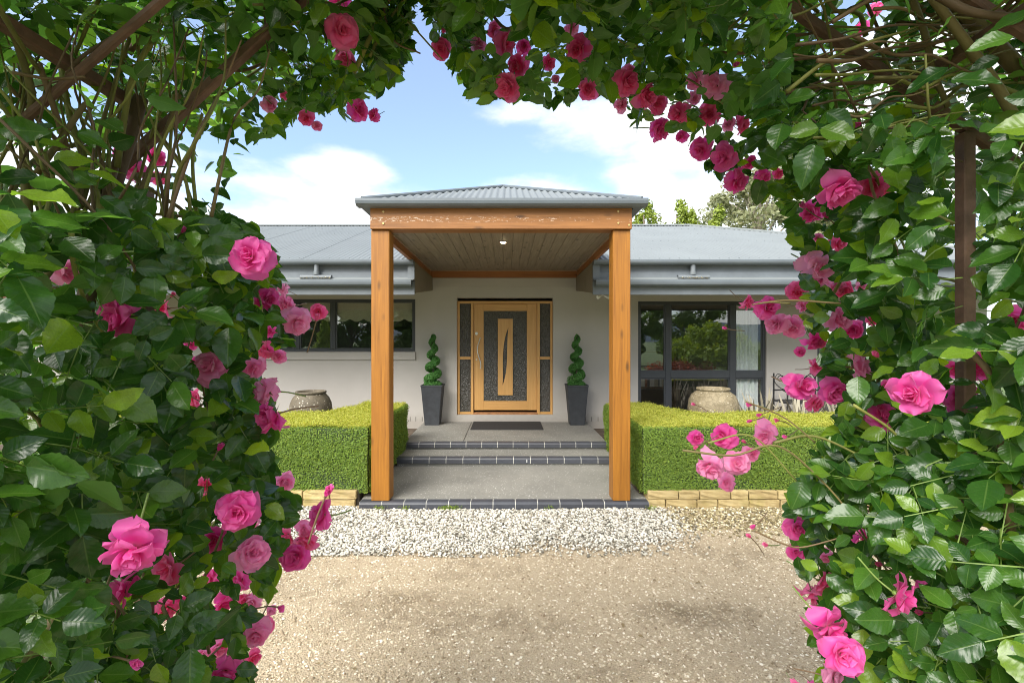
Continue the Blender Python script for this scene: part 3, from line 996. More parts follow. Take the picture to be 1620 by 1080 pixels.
# rainwater spreaders below the upper gutters
for (px, lab) in ((499, 'grey rainwater spreader pipe over the blind-covered window'), (1098, 'grey rainwater spreader pipe over the large picture window')):
    X = (px - CX) / 106.0
    sp = empty('rain_spreader', (X, 7.04, 2.9), lab, 'pipe', 'rainwater spreader pipes')
    obj('drop_pipe', tube(bmesh.new(), [(X, 7.045, 2.985), (X, 7.045, 2.845)], .036, 12), M['pvc'], sp)
    obj('collar', tube(bmesh.new(), [(X, 7.045, 2.88), (X, 7.045, 2.83)], .043, 12), M['pvc'], sp)
    bm = bmesh.new()
    tube(bm, [(X - .235, 7.03, 2.795), (X + .235, 7.03, 2.795)], .030, 12, cap=False)
    obj('cross_pipe', bm, M['pvc'], sp)
    P_ = np.stack([X + (rng.random(46) - .5) * .44, 6.998 + (rng.random(46) - .5) * .012, 2.772 + rng.random(46) * .018], -1) - np.array(sp.location)
    o = stones('litter', P_, np.full(46, .008), M['moss_stone'])
    o.parent = sp

# ------------------------------------------------------------------ inside the windows
for key in ('curtain', 'blind'):
    mt = M[key]; t_ = mt.node_tree
    tb = t_.nodes.new('ShaderNodeBsdfTranslucent'); tb.inputs[0].default_value = (.8, .82, .8, 1) if key == 'curtain' else (.6, .54, .4, 1)
    mx = t_.nodes.new('ShaderNodeMixShader'); mx.inputs[0].default_value = .12
    t_.links.new(t_.nodes['Principled BSDF'].outputs[0], mx.inputs[1]); t_.links.new(tb.outputs[0], mx.inputs[2])
    t_.links.new(mx.outputs[0], t_.nodes['Material Output'].inputs['Surface'])
def cloth_sheet(x0, x1, y, z0, z1, waves, amp, m, name, label, cat, scallop=0):
    n = 90
    V, F = [], []
    for i in range(n + 1):
        t = i / n
        X = x0 + (x1 - x0) * t
        yy = y + amp * math.sin(t * waves * 2 * PI) + amp * .4 * math.sin(t * waves * 4.7 * PI + 1)
        zb = z0 - (scallop * abs(math.sin(t * (x1 - x0) / .26 * PI)) if scallop else 0)
        V += [(X, yy, zb), (X, yy, z0 + .06 if scallop else (z0 + z1) / 2), (X, yy, z1)]
        if i:
            a = 3 * i
            F += [(a - 3, a, a + 1, a - 2), (a - 2, a + 1, a + 2, a - 1)]
    me = mesh_np(name, np.array(V), np.array(F), m)
    return tag(link(name, me), label, cat)
cloth_sheet(4.33, 4.80, 8.97, .45, 2.55, 6, .022, M['curtain'], 'curtain', 'white pleated curtain behind the big window near the bench', 'curtain')
cloth_sheet(-4.55, -1.77, 8.935, 2.26, 2.60, 1, .001, M['blind'], 'roller_blind', 'cream roller blind with scalloped hem in the long low window', 'blind', .055)
bk = empty('bookcase', (2.95, 9.9, .3), 'dim bookcase of upright books seen through the large window', 'bookcase')
bm = bmesh.new()
for z in (.3, .85, 1.28, 1.6): box(bm, 2.55, 3.5, 9.8, 10.1, z, z + .03)
box(bm, 2.52, 2.548, 9.8, 10.1, .3, 1.63); box(bm, 3.502, 3.53, 9.8, 10.1, .3, 1.63)
obj('shelf', bm, simple('shelf_wood', (.08, .045, .025), .6), bk)
xx = 2.6
for i in range(16):
    wd_ = random.uniform(.025, .055); hh = random.uniform(.22, .33)
    c_ = random.choice([(.5, .48, .42), (.25, .1, .06), (.1, .16, .2), (.55, .5, .45), (.1, .1, .1), (.35, .3, .22)])
    obj('book', B(xx, xx + wd_, 9.82, 10.0, .882, .882 + hh), simple('book_spine', c_, .6), bk)
    xx += wd_ + .004

# ================================================================== PORTICO
por = empty('portico', (-.06, 5.07, 0), 'timber entry portico with two square posts and corrugated hip roof', 'portico')
for (a, b) in ((-1.478, -1.279), (1.153, 1.345)):
    obj('post', B(a, b, 5.105, 5.300, Z_SLAB, 3.042, .008), M['post'], por)
obj('front_beam', B(-1.478, 1.352, 5.07, 5.262, 3.044, 3.272, .005), M['beam_x'], por)
for (a, b) in ((-1.470, -1.415), (1.300, 1.347)):
    obj('side_beam', B(a, b, 5.264, 8.79, 3.046, 3.268, .003), M['beam_y'], por)
obj('back_beam', B(-1.413, 1.298, 8.735, 8.792, 3.018, 3.150, .003), M['beam_b'], por)
# bolts in the front beam
for (px, py) in ((606.5, 335.0), (606.5, 353.5), (978, 334.5), (978, 353), (995, 356)):
    p = at(px, py, 5.068)
    bm = bmesh.new()
    tube(bm, [(p.x, 5.071, p.z), (p.x, 5.062, p.z)], .011, 8)
    obj('bolt', bm, simple('brass_bolt', (.6, .45, .18), .4, metal=.6), por)
# ceiling boards
nb = 20
pw = (1.298 + 1.412) / nb
me = None
for i in range(nb):
    if me is None:
        bm = B(-pw / 2 + .0012, pw / 2 - .0012, -1.73, 1.73, 0, .016)
        bmesh.ops.bevel(bm, geom=[e for e in bm.edges if abs(e.verts[0].co.z) < 1e-6 and abs(e.verts[1].co.z) < 1e-6 and abs(e.verts[0].co.x - e.verts[1].co.x) < 1e-6], offset=.004, segments=1, affect='EDGES')
        me = bpy.data.meshes.new('ceiling_board'); bm.to_mesh(me); bm.free(); me.materials.append(M['ceil'])
    o = link('ceiling_board', me, por)
    o.location = (-1.412 + (i + .5) * pw + .06, 6.995 - 5.07, 3.156 + random.uniform(0, .0015))
bm = bmesh.new()
box(bm, -1.414, -1.398, 5.266, 8.72, 3.138, 3.155); box(bm, 1.283, 1.299, 5.266, 8.72, 3.138, 3.155); box(bm, -1.397, 1.282, 8.716, 8.734, 3.138, 3.155)
obj('cornice', bm, M['trim'], por)
# dark void closed above the boards
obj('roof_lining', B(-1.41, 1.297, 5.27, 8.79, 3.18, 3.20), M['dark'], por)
# downlight
dlx, dly = -.05, 6.25
bm = bmesh.new(); tube(bm, [(dlx, dly, 3.1545), (dlx, dly, 3.146)], .052, 20)
dl = obj('downlight', bm, M['steel'], por)
k = N('warm_lamp'); k.set(Emission_Strength=14.0); k.b.inputs['Emission Color'].default_value = (1, .78, .45, 1)
bm = bmesh.new(); tube(bm, [(0, 0, 0), (0, 0, -.004)], .036, 16)
o = obj('lamp_lens', bm, k.m, dl, world=False); o.location = (dlx + .06, dly - 5.07, 3.1455)
ld = bpy.data.lights.new('downlight_glow', 'SPOT'); ld.energy = 12; ld.color = (1, .8, .55); ld.spot_size = R(110); ld.shadow_soft_size = .04
lo = bpy.data.objects.new('downlight_glow', ld); C.objects.link(lo); lo.location = (dlx, dly, 3.13)
# gutters around the portico roof
GX0, GX1, GYF = -1.600, 1.492, 4.94
bm = prism(bmesh.new(), quad_gutter(5.068, 3.340, .128, .073), GX0 + .001, GX1 - .001)
obj('gutter', bm, M['gutter'], por)
def flip(prof, xin, sgn): return [(xin + sgn * (5.068 - y), z) for (y, z) in prof]
pf = quad_gutter(5.068, 3.339, .126, .073)
obj('gutter', prism(bmesh.new(), flip(pf, -1.474, -1), 5.070, 7.6, 'y'), M['gutter'], por)
obj('gutter', prism(bmesh.new(), flip(pf, 1.366, 1), 5.070, 7.6, 'y'), M['gutter'], por)
# hip roof of the portico
AX = (GX0 + GX1) / 2
E0, E1, EYF, PE, ps = -1.545, 1.437, 4.995, 3.338, .418
HALF = (E1 - E0) / 2
corr_sheets('roof_sheet', (AX, EYF, PE), (1, 0, 0), (0, 1, ps), -HALF, HALF, lambda u: max(0, HALF - abs(u)), por, M['roof'], lim=.004)
BACK = 10.2
for sgn in (-1, 1):
    corr_sheets('roof_sheet', (AX + sgn * HALF, 0, PE), (0, 1, 0), (-sgn, 0, ps), EYF, BACK, lambda u: max(0, min(HALF, u - EYF)), por, M['roof'],
                vmin=lambda u: 0.0 if u < 7.1 else max(0, min(HALF, (u - 7.1) * PITCH / ps * 1.0 - .72)), lim=.004)
bm = bmesh.new()
ap = Vector((AX, EYF + HALF, PE + ps * HALF + .012))
for sgn in (-1, 1):
    tube(bm, [(AX + sgn * HALF, EYF, PE + .012), ap], .024, 8)
tube(bm, [ap, (AX, BACK, ap.z)], .026, 8)
obj('ridge_cap', bm, M['gutter'], por)

# ================================================================== DOORMAT, PLANTERS, URNS
bm = B(-.625, .625, 8.00, 8.86 - .08, Z_PORCH + .001, Z_PORCH + .014, .004)
tag(obj('doormat', bm, M['mat_rubber']), 'black rubber doormat lying in front of the timber door', 'doormat')

def scatter_leaves(P, Nn, size, base, rand=.8, aspect=.55):
    """rhombus leaves: P (n,3) positions, Nn (n,3) normals -> V, F, uv"""
    n = len(P)
    nn = Nn + rng.normal(0, rand, (n, 3))
    nn /= np.linalg.norm(nn, axis=1, keepdims=True) + 1e-9
    t = rng.normal(0, 1, (n, 3))
    t -= nn * np.sum(t * nn, 1, keepdims=True)
    t /= np.linalg.norm(t, axis=1, keepdims=True) + 1e-9
    b = np.cross(nn, t)
    s = size[:, None]
    V = np.stack([P - t * s * .5, P + b * s * aspect * .5 + t * s * .05 + nn * s * .08, P + t * s * .5, P - b * s * aspect * .5 + t * s * .05 + nn * s * .08], 1)
    F = np.arange(n * 4).reshape(n, 4) + base
    return V.reshape(-1, 3), F
def leaf_obj(name, P, Nn, size, m, parent=None, rand=.8, aspect=.55):
    V, F = scatter_leaves(P, Nn, size, 0, rand, aspect)
    uv = np.tile(np.array([[0, 0], [.5, .5], [0, 1], [-.5, .5]]), (len(P), 1))
    if parent is not None:
        V = V - np.array(parent.location)
    o = link(name, mesh_np(name, V, F, m, uv, smooth=False), parent)
    o['kind'] = 'stuff'
    return o

def planter(X, lab, labt, mirror):
    Yc = 8.575
    p = empty('planter', (X, Yc, Z_PORCH), lab, 'planter', 'tall charcoal planters by the front door')
    bm = bmesh.new()
    zt, h0, h1, wl = .725, .130, .193, .022
    def ring(h, z): return [bm.verts.new((X + sx * h, Yc + sy * h, Z_PORCH + z)) for sx, sy in ((-1, -1), (1, -1), (1, 1), (-1, 1))]
    rs = [ring(h0, 0.001), ring(h1 - .006, zt - .035), ring(h1, zt - .03), ring(h1, zt), ring(h1 - wl, zt), ring(h1 - wl - .01, zt - .08)]
    for a, b in zip(rs, rs[1:]):
        for i in range(4): bm.faces.new((a[i], a[(i + 1) % 4], b[(i + 1) % 4], b[i]))
    bm.faces.new(rs[0][::-1])
    bmesh.ops.bevel(bm, geom=[e for e in bm.edges if abs(e.verts[0].co.z - e.verts[1].co.z) > .3], offset=.008, segments=2, affect='EDGES')
    obj('pot', bm, M['planter'], p)
    obj('soil', B(X - .165, X + .165, Yc - .165, Yc + .165, Z_PORCH + .63, Z_PORCH + .66), M['soil'], p)
    t = empty('spiral_topiary', (X, Yc, Z_PORCH + .66), labt, 'topiary', 'spiral topiaries by the front door')
    z0 = Z_PORCH + .66
    obj('stem', tube(bmesh.new(), [(X, Yc, z0), (X + .005, Yc, z0 + .5), (X, Yc, z0 + .95)], [.013, .011, .008], 8), M['bark'], t)
    n = 42000
    u = rng.random(n) ** .8
    turns = 3.55 if mirror else 3.7
    ph0 = 2.6 if mirror else 2.95
    ang = u * turns * 2 * PI + ph0
    rad = .080 * (1 - u) + .012
    tr = (.080 * (1 - u) + .050 * u) * (.74 + .34 * rng.random(n) + .10 * np.sin(u * 130) * np.sin(u * 47))
    zc = z0 + .13 + u * .80
    a2 = rng.random(n) * 2 * PI
    ux, uy = np.cos(ang), np.sin(ang)
    nrm = np.stack([ux * np.cos(a2), uy * np.cos(a2), np.sin(a2)], 1)
    P1 = np.stack([X + ux * rad, Yc + uy * rad, zc], 1) + nrm * tr[:, None]
    cu = np.linspace(0, 1, 70); ca_ = cu * turns * 2 * PI + ph0; cr = .080 * (1 - cu) + .012
    obj('twig_core', tube(bmesh.new(), [(X + math.cos(a) * q_, Yc + math.sin(a) * q_, z0 + .13 + u_ * .80) for a, q_, u_ in zip(ca_, cr, cu)], [.060 * (1 - u_) + .038 * u_ for u_ in cu], 8), M['core'], t, True)
    # skirt at the foot
    m_ = 4200
    a3 = rng.random(m_) * 2 * PI
    q = np.sqrt(rng.random(m_)) * .165
    P2 = np.stack([X + q * np.cos(a3), Yc + q * np.sin(a3), z0 + .06 + .075 * (1 - (q / .165) ** 2) + rng.normal(0, .012, m_)], 1)
    N2 = np.tile([0, -.3, 1.0], (m_, 1))
    P_ = np.concatenate([P1, P2]); N_ = np.concatenate([nrm, N2])
    leaf_obj('foliage', P_, N_, np.abs(rng.normal(.021, .004, len(P_))), M['topiary_leaf'], t, .9)
planter(-1.352, 'tall charcoal planter between the low window and the door, left of it', 'clipped spiral topiary in the planter near the low blind window', True)
planter(1.270, 'tall charcoal planter on the handle-free right side of the door', 'clipped spiral topiary in the planter near the picture window', False)

def urn(name, X, Y, zr, rmax, rrim, zbase, m, lab):
    u = empty(name, (X, Y, zbase), lab, 'urn', 'stoneware urns behind the hedges')
    h = zr - zbase
    prof = [(rmax * .55, 0), (rmax * .72, h * .12), (rmax * .90, h * .33), (rmax * .99, h * .55), (rmax, h * .66), (rmax * .96, h * .78), (rmax * .85, h * .88), (rrim * 1.02, h * .945), (rrim * .96, h * .965)]
    bm = lathe(bmesh.new(), prof, (X, Y, zbase), 48)
    obj('body', bm, m, u, True)
    pr = [(rrim * .97, h * .955), (rrim * 1.05, h * .965), (rrim * 1.07, h * .985), (rrim * 1.03, h), (rrim * .95, h * 1.0), (rrim * .88, h * .98), (rrim * .86, h * .90), (rrim * 1.0, h * .80)]
    obj('rim', lathe(bmesh.new(), pr, (X, Y, zbase), 48), m, u, True)
urn('urn', (1128 - CX) * 7.3 / FPX, 7.3, 1.112, .372, .232, .20, M['urn_pale'], 'wide crackled sand coloured urn before the picture window')
urn('urn', (492 - CX) * 7.3 / FPX, 7.3, 1.060, .315, .215, .20, M['urn_dark'], 'dark brown urn with white speckles below the blind window')

# ================================================================== HEDGES AND SANDSTONE EDGING
def hedge(outline, z0, z1, lab, seed):
    """outline: ccw polygon in xy"""
    c = Vector((sum(p[0] for p in outline) / len(outline), sum(p[1] for p in outline) / len(outline), 0))
    root = empty('box_hedge', (c.x, c.y, .18), lab, 'hedge', 'clipped box hedges flanking the steps')
    bm = bmesh.new()
    ins = .025
    a = [bm.verts.new((p[0], p[1], z0)) for p in outline]
    b = [bm.verts.new((p[0], p[1], z1 - ins)) for p in outline]
    n = len(outline)
    for i in range(n): bm.faces.new((a[i], a[(i + 1) % n], b[(i + 1) % n], b[i]))
    bm.faces.new(b)
    bmesh.ops.recalc_face_normals(bm, faces=bm.faces)
    obj('twig_core', bm, M['core'], root)
    P, Nn, S_ = [], [], []
    for i in range(n):
        p, q = Vector((*outline[i], 0)), Vector((*outline[(i + 1) % n], 0))
        d = q - p
        Ln = d.length
        nr = Vector((d.y, -d.x, 0)).normalized()
        facing = nr.y < .3 or abs(nr.x) > .5
        m_ = int(Ln * (z1 - z0) * (26000 if facing else 6000))
        t, s = rng.random(m_), rng.random(m_)
        zz = z0 - .02 + s * (z1 - z0 + .015)
        bulge = .012 + .010 * np.sin(t * Ln * 5) + .012 * np.sin(zz * 11 + t * Ln * 2.3) + rng.normal(0, .011, m_)
        # round off the top edge
        rnd_ = np.clip((zz - (z1 - .05)) / .05, 0, 1) ** 2 * .03
        base = np.stack([p.x + d.x * t, p.y + d.y * t, zz], 1)
        P.append(base + np.array(nr)[None] * (bulge - rnd_)[:, None]); Nn.append(np.tile(np.array(nr) + np.array([0, 0, .35]), (m_, 1)))
        S_.append(np.abs(rng.normal(.0145, .003, m_)) + .004)
    leaf_obj('foliage', np.concatenate(P), np.concatenate(Nn), np.concatenate(S_), M['box_leaf'], root, .65, .6)
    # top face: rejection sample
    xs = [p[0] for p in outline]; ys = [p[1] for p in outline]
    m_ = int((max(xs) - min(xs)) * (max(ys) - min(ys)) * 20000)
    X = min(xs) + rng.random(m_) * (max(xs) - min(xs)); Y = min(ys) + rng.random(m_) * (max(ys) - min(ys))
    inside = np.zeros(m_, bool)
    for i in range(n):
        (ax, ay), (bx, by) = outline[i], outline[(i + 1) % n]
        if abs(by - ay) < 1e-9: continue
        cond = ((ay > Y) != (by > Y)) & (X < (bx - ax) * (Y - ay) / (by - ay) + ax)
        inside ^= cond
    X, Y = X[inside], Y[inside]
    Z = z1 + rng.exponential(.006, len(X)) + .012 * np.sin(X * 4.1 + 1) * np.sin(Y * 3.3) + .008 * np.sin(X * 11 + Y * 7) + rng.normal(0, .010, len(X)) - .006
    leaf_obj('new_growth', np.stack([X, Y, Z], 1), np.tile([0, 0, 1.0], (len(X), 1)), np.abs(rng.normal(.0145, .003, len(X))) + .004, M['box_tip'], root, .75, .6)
hedge([(1.515, 5.22), (5.4, 5.22), (5.4, 6.20), (2.62, 6.20), (2.38, 6.42), (2.20, 6.85), (2.16, 7.22), (1.515, 7.22)], .17, .886, 'clipped bright green box hedge below the picture window', 1)
hedge([(-5.4, 5.22), (-1.545, 5.22), (-1.545, 7.22), (-2.16, 7.22), (-2.22, 6.85), (-2.42, 6.42), (-2.66, 6.20), (-5.4, 6.20)], .17, .886, 'clipped bright green box hedge below the blind-covered low window', 2)

def rough_block(l, d, h, seed):
    r_ = random.Random(seed)
    bm = B(-l / 2, l / 2, 0, d, 0, h, .007)
    bmesh.ops.subdivide_edges(bm, edges=[e for e in bm.edges if e.calc_length() > .05], cuts=2, use_grid_fill=True)
    for v in bm.verts:
        if v.co.y < d * .5:
            v.co.y += r_.uniform(-.006, .006)
        v.co.z += r_.uniform(-.0015, .0015)
        v.co.x += r_.uniform(-.0015, .0015)
    me = bpy.data.meshes.new('stone_block'); bm.to_mesh(me); bm.free(); me.materials.append(M['stone'])
    return me
BLK = [(l, rough_block(l, .2, .092, i)) for i, l in enumerate((.19, .22, .25, .285, .31, .335))]
def stone_edge(x0, x1, inner, lab):
    e = empty('stone_edging', ((x0 + x1) / 2, 5.15, 0), lab, 'edging', 'low sandstone edgings under the hedges')
    e_loc = e.location
    obj('mortar_core', B(x0 + .03, x1 - .03, 5.20, 5.352, 0, .185), simple('dark_mortar', (.05, .04, .028), .9, .3, 30), e)
    for row, zz in enumerate((.0, .096)):
        x = x0 if row else x0 - .0
        rr = random.Random(row * 5 + int(x0 * 10))
        first = True
        while x < x1 - .1:
            l, me = rr.choice(BLK)
            if first and row == 0:
                l, me = BLK[0]; first = False
            b = link('stone', me, e)
            b.location = Vector((x + l / 2, 5.15 + rr.uniform(-.006, .006), zz)) - e_loc
            x += l + .009
    # return along the steps
    for row, zz in enumerate((.0, .096, .19)[:2]):
        yv = 5.36 - row * .0
        rr = random.Random(row + 9)
        while yv < 7.1:
            l, me = rr.choice(BLK)
            b = link('stone', me, e)
            sg = 1 if inner > 0 else -1
            b.rotation_euler = (0, 0, R(-90) if sg > 0 else R(90))
            b.location = Vector((inner + (-.005 if sg > 0 else .005) + rr.uniform(-.003, .003) + (0 if sg > 0 else 0), yv + l / 2, zz)) - e_loc
            yv += l + .005
stone_edge(1.548, 5.3, 1.548, 'two-course sandstone block edging under the hedge before the picture window')
stone_edge(-5.3, -1.606, -1.606, 'two-course sandstone block edging under the hedge with dark urn')

# ================================================================== FLAX AND BENCH
def strap_leaf(bm, base, az, ln, lean, wd_, curl):
    d = Vector((math.cos(az), math.sin(az), 0))
    sd = Vector((-math.sin(az), math.cos(az), 0))
    prev = None
    nseg = 6
    p = Vector(base)
    ang = lean
    for i in range(nseg + 1):
        t = i / nseg
        wv = wd_ * (.55 + .9 * t) * (1 - t ** 3) + .001
        a = bm.verts.new(p - sd * wv); m_ = bm.verts.new(p - (d * math.cos(ang) * -.0 + Vector((0, 0, 0))) + Vector((0, 0, -wv * .25))); b = bm.verts.new(p + sd * wv)
        if prev:
            bm.faces.new((prev[0], prev[1], m_, a)); bm.faces.new((prev[1], prev[2], b, m_))
        prev = (a, m_, b)
        p = p + (d * math.sin(ang) + Vector((0, 0, 1)) * math.cos(ang)) * (ln / nseg)
        ang += curl / nseg
fx = [(3.80, 7.25, 'leftmost flax clump, next to the crackled urn'), (4.12, 7.55, 'flax clump tucked beneath the curtained window corner'), (4.46, 7.20, 'flax clump at the front under the bare wall'),
      (4.80, 7.45, 'flax clump directly before the iron bench'), (5.15, 7.15, 'flax clump half hidden at the rose arch end'), (5.5, 7.5, 'rearmost flax clump beyond the iron bench')]
for (X, Y, lab) in fx:
    f = empty('flax_plant', (X, Y, .2), 'bronze grey strap-leaved ' + lab, 'flax plant', 'bronze flax clumps below the wall')
    for i in range(22):
        bm = bmesh.new()
        az = random.uniform(0, 2 * PI)
        strap_leaf(bm, (X + random.uniform(-.08, .08), Y + random.uniform(-.08, .08), .2), az, random.uniform(.62, .98), random.uniform(.02, .62), random.uniform(.020, .032), random.uniform(.0, .5))
        obj('leaf', bm, M['flax'], f, True)
bn = empty('iron_bench', (5.22, 8.42, Z_PORCH), 'black wrought iron bench with scrolled back against the wall', 'bench')
bx0, bx1, by, bz = 4.86, 5.62, 8.55, .32
bm = bmesh.new()
obj('back_rail', tube(tube(bmesh.new(), [(bx0, by, .95), (bx1, by, .95)], .011), [(bx0, by, bz + .45), (bx1, by, bz + .45)], .011), M['iron'], bn)
for xx in (bx0, bx1):
    obj('leg', tube(bmesh.new(), [(xx, by, bz), (xx, by, 1.255)], .014), M['iron'], bn)
    obj('leg', tube(bmesh.new(), [(xx, by - .42, bz), (xx, by - .42, bz + .62)], .014), M['iron'], bn)
    obj('armrest', tube(bmesh.new(), [(xx, by, bz + .62), (xx, by - .25, bz + .66), (xx, by - .44, bz + .62)], .012), M['iron'], bn)
for i in range(7):
    obj('slat', B(bx0, bx1, by - .42 + i * .058, by - .375 + i * .058, bz + .425, bz + .44), M['iron'], bn)
def spiral(cx, cz, r0, turns, a0, sgn):
    out = []
    for i in range(26):
        t = i / 25
        r_ = r0 * (1 - .8 * t)
        a = a0 + sgn * t * turns * 2 * PI
        out.append((cx + r_ * math.cos(a), by, cz + r_ * math.sin(a)))
    return out
for xc in (bx0 + .20, bx1 - .20):
    bm = bmesh.new()
    for sg in (-1, 1):
        tube(bm, spiral(xc + sg * .075, 1.15, .072, 1.35, PI if sg > 0 else 0, -sg), .008, 5)
        tube(bm, spline([(xc + sg * .005, by, 1.16), (xc + sg * .12, by, 1.24), (xc + sg * .19, by, 1.12), (xc + sg * .10, by, 1.0), (xc, by, .95)], 6), .008, 5)
    obj('scroll', bm, M['iron'], bn)

# ================================================================== TREES
def tree(name, x, y, h, w_, lab, cat, leafm, barkm, n_leaf, leaf, clumps, trunk_h=.35, group=None, shape='round', seed=0):
    r_ = np.random.default_rng(seed)
    t = empty(name, (x, y, 0), lab, cat, group)
    bm = bmesh.new()
    rr = random.Random(seed)
    tube(bm, spline([(x, y, -.1), (x + rr.uniform(-.02, .02) * h, y, h * .3), (x + rr.uniform(-.05, .05) * h, y, h * .62), (x, y, h * .93)], 4), [h * .022 * (1 - .85 * i / 12) for i in range(13)], 8)
    P, Nn = [], []
    cc = []
    for i in range(clumps):
        if shape == 'tips':
            tipx = (-.34, .05, .38, .2, -.15)[i % 5] * w_; tiph = (.93, 1.0, .96, .86, .84)[i % 5]
            f = ((i // 5) + .5) / (clumps / 5)
            a = i * 2.4; q = w_ * .26 * (1.03 - f) * (.4 + .6 * rr.random())
            c_ = Vector((x + tipx + q * math.cos(a), y + q * math.sin(a), h * tiph * (trunk_h + (1 - trunk_h) * f) + (1.03 - f) * .2)); sq = w_ * (.045 + .12 * (1 - f)); s = Vector((sq, sq, h * .035))
        elif shape == 'cone':
            f = i / clumps
            z = h * (trunk_h + (1 - trunk_h) * f)
            a = i * 2.4
            q = w_ / 2 * (1 - f) * .75 * math.sqrt(rr.random())
            c_ = Vector((x + q * math.cos(a), y + q * math.sin(a), z)); s = Vector((w_ * .16 * (1.2 - f), w_ * .16 * (1.2 - f), h * .07))
        elif shape == 'weep':
            a = i * 2.4
            q = w_ / 2 * math.sqrt(rr.random())
            z = h * (.9 - .55 * (q / (w_ / 2)) ** 2) - h * .25 * rr.random()
            c_ = Vector((x + q * math.cos(a), y + q * math.sin(a), z)); s = Vector((w_ * .10, w_ * .10, h * .22))
        else:
            a = rr.uniform(0, 2 * PI); q = w_ / 2 * math.sqrt(rr.random()) * .85
            f = rr.random()
            prof = math.sin(PI * min(1, .12 + f * .84)) ** .6
            z = h * (trunk_h + (.97 - trunk_h) * f)
            c_ = Vector((x + q * prof * math.cos(a), y + q * prof * math.sin(a), z)); sz_ = w_ * rr.uniform(.07, .15); s = Vector((sz_, sz_, sz_ * .75))
        cc.append((c_, s))
        if i % 2 == 0 and shape not in ('tips', 'cone'):
            z0_ = max(h * .2, c_.z - h * rr.uniform(.12, .3))
            tube(bm, spline([(x, y, z0_), (Vector((x, y, z0_)).lerp(c_, .5) + Vector((0, 0, h * .03))), c_], 3), [h * .008, h * .007, h * .006, h * .005, h * .004, h * .003, h * .002], 5)
        m_ = n_leaf // clumps
        d = r_.normal(0, 1, (m_, 3)); d /= np.linalg.norm(d, axis=1, keepdims=True)
        rad = r_.random(m_)[:, None] ** .45
        P.append(np.array(c_) + d * rad * np.array(s)); Nn.append(d + np.array([0, 0, .5]))
    obj('trunk', bm, barkm, t, True)
    P = np.concatenate(P); Nn = np.concatenate(Nn)
    leaf_obj('crown', P, Nn, np.abs(r_.normal(leaf, leaf * .25, len(P))) + leaf * .2, leafm, t, .8, .5)
    return t
# behind the house
tree('gum_tree', (1200 - CX) * 36 / FPX, 36, 15.0, 11.0, 'tall loose gum tree rising behind the roof hip', 'tree', M['gum_leaf'], M['palebark'], 15000, .30, 60, .35, seed=11)
tree('gum_tree', (1330 - CX) * 40 / FPX, 40, 13.0, 7.0, 'gum tree behind the roof, mostly hidden by roses', 'tree', M['gum_leaf'], M['palebark'], 7000, .33, 34, .35, seed=12)
tree('conifer_tree', (1018 - CX) * 24 / FPX, 24, 8.9, 5.2, 'small conifer top showing right beside the portico roof', 'tree', M['conifer_leaf'], M['bark'], 7000, .16, 110, .6, 'conifers behind the house', 'tips', 13)
tree('conifer_tree', (1076 - CX) * 24 / FPX, 24.5, 9.1, 5.6, 'conifer with twin bright tips between portico and gum tree', 'tree', M['conifer_leaf'], M['bark'], 7000, .16, 110, .6, 'conifers behind the house', 'tips', 14)
tree('conifer_tree', (1093 - CX) * 24 / FPX, 23.8, 8.2, 3.6, 'smallest pointed conifer just left of the gum tree', 'tree', M['conifer_leaf'], M['bark'], 5000, .16, 50, .35, 'conifers behind the house', 'cone', 15)
# behind the viewer, mirrored in the panes
tree('weeping_tree', 10.6, -6.5, 2.75, 4.6, 'rounded weeping tree mirrored in the middle pane of the picture window', 'tree', M['weep_leaf'], M['bark'], 12000, .16, 60, .2, None, 'weep', 21)
tree('shade_tree', 15.0, -22, 6.2, 7.5, 'dark shade tree mirrored beside the weeping tree', 'tree', M['tree_leaf'], M['bark'], 9000, .3, 46, .15, None, 'round', 22)
tree('shade_tree', 9.6, -18, 5.2, 5.0, 'dark shade tree mirrored in the narrow first pane of the picture window', 'tree', M['tree_leaf'], M['bark'], 8000, .28, 40, .15, None, 'round', 23)
tree('red_shrub', 8.6, -5.0, .70, 4.2, 'low russet shrub mirrored at the foot of the picture window', 'shrub', M['red_leaf'], M['bark'], 6000, .1, 40, .05, None, 'round', 24)
for i, (tx, ty, th, tw) in enumerate(((-8.2, -14, 7.5, 5.5), (-10.8, -15, 8.5, 6.5), (-13.8, -17, 8.0, 6.5), (-6.0, -17, 9.0, 6.0), (-17.0, -19, 9, 7))):
    tree('park_tree', tx, ty, th, tw, 'tall dark tree mirrored in the long low window, ' + ('above its widest pane', 'at its middle', 'towards its far end', 'nearest the porch', 'behind the rose leaves')[i], 'tree', M['tree_leaf'], M['bark'], 7000, .3, 40, .12, 'trees across the drive', 'round', 30 + i)
tree('cypress_tree', -9.6, -7, 3.0, 2.4, 'small bright cypress mirrored in the low blind window', 'tree', M['weep_leaf'], M['bark'], 7000, .12, 50, .05, None, 'cone', 40)

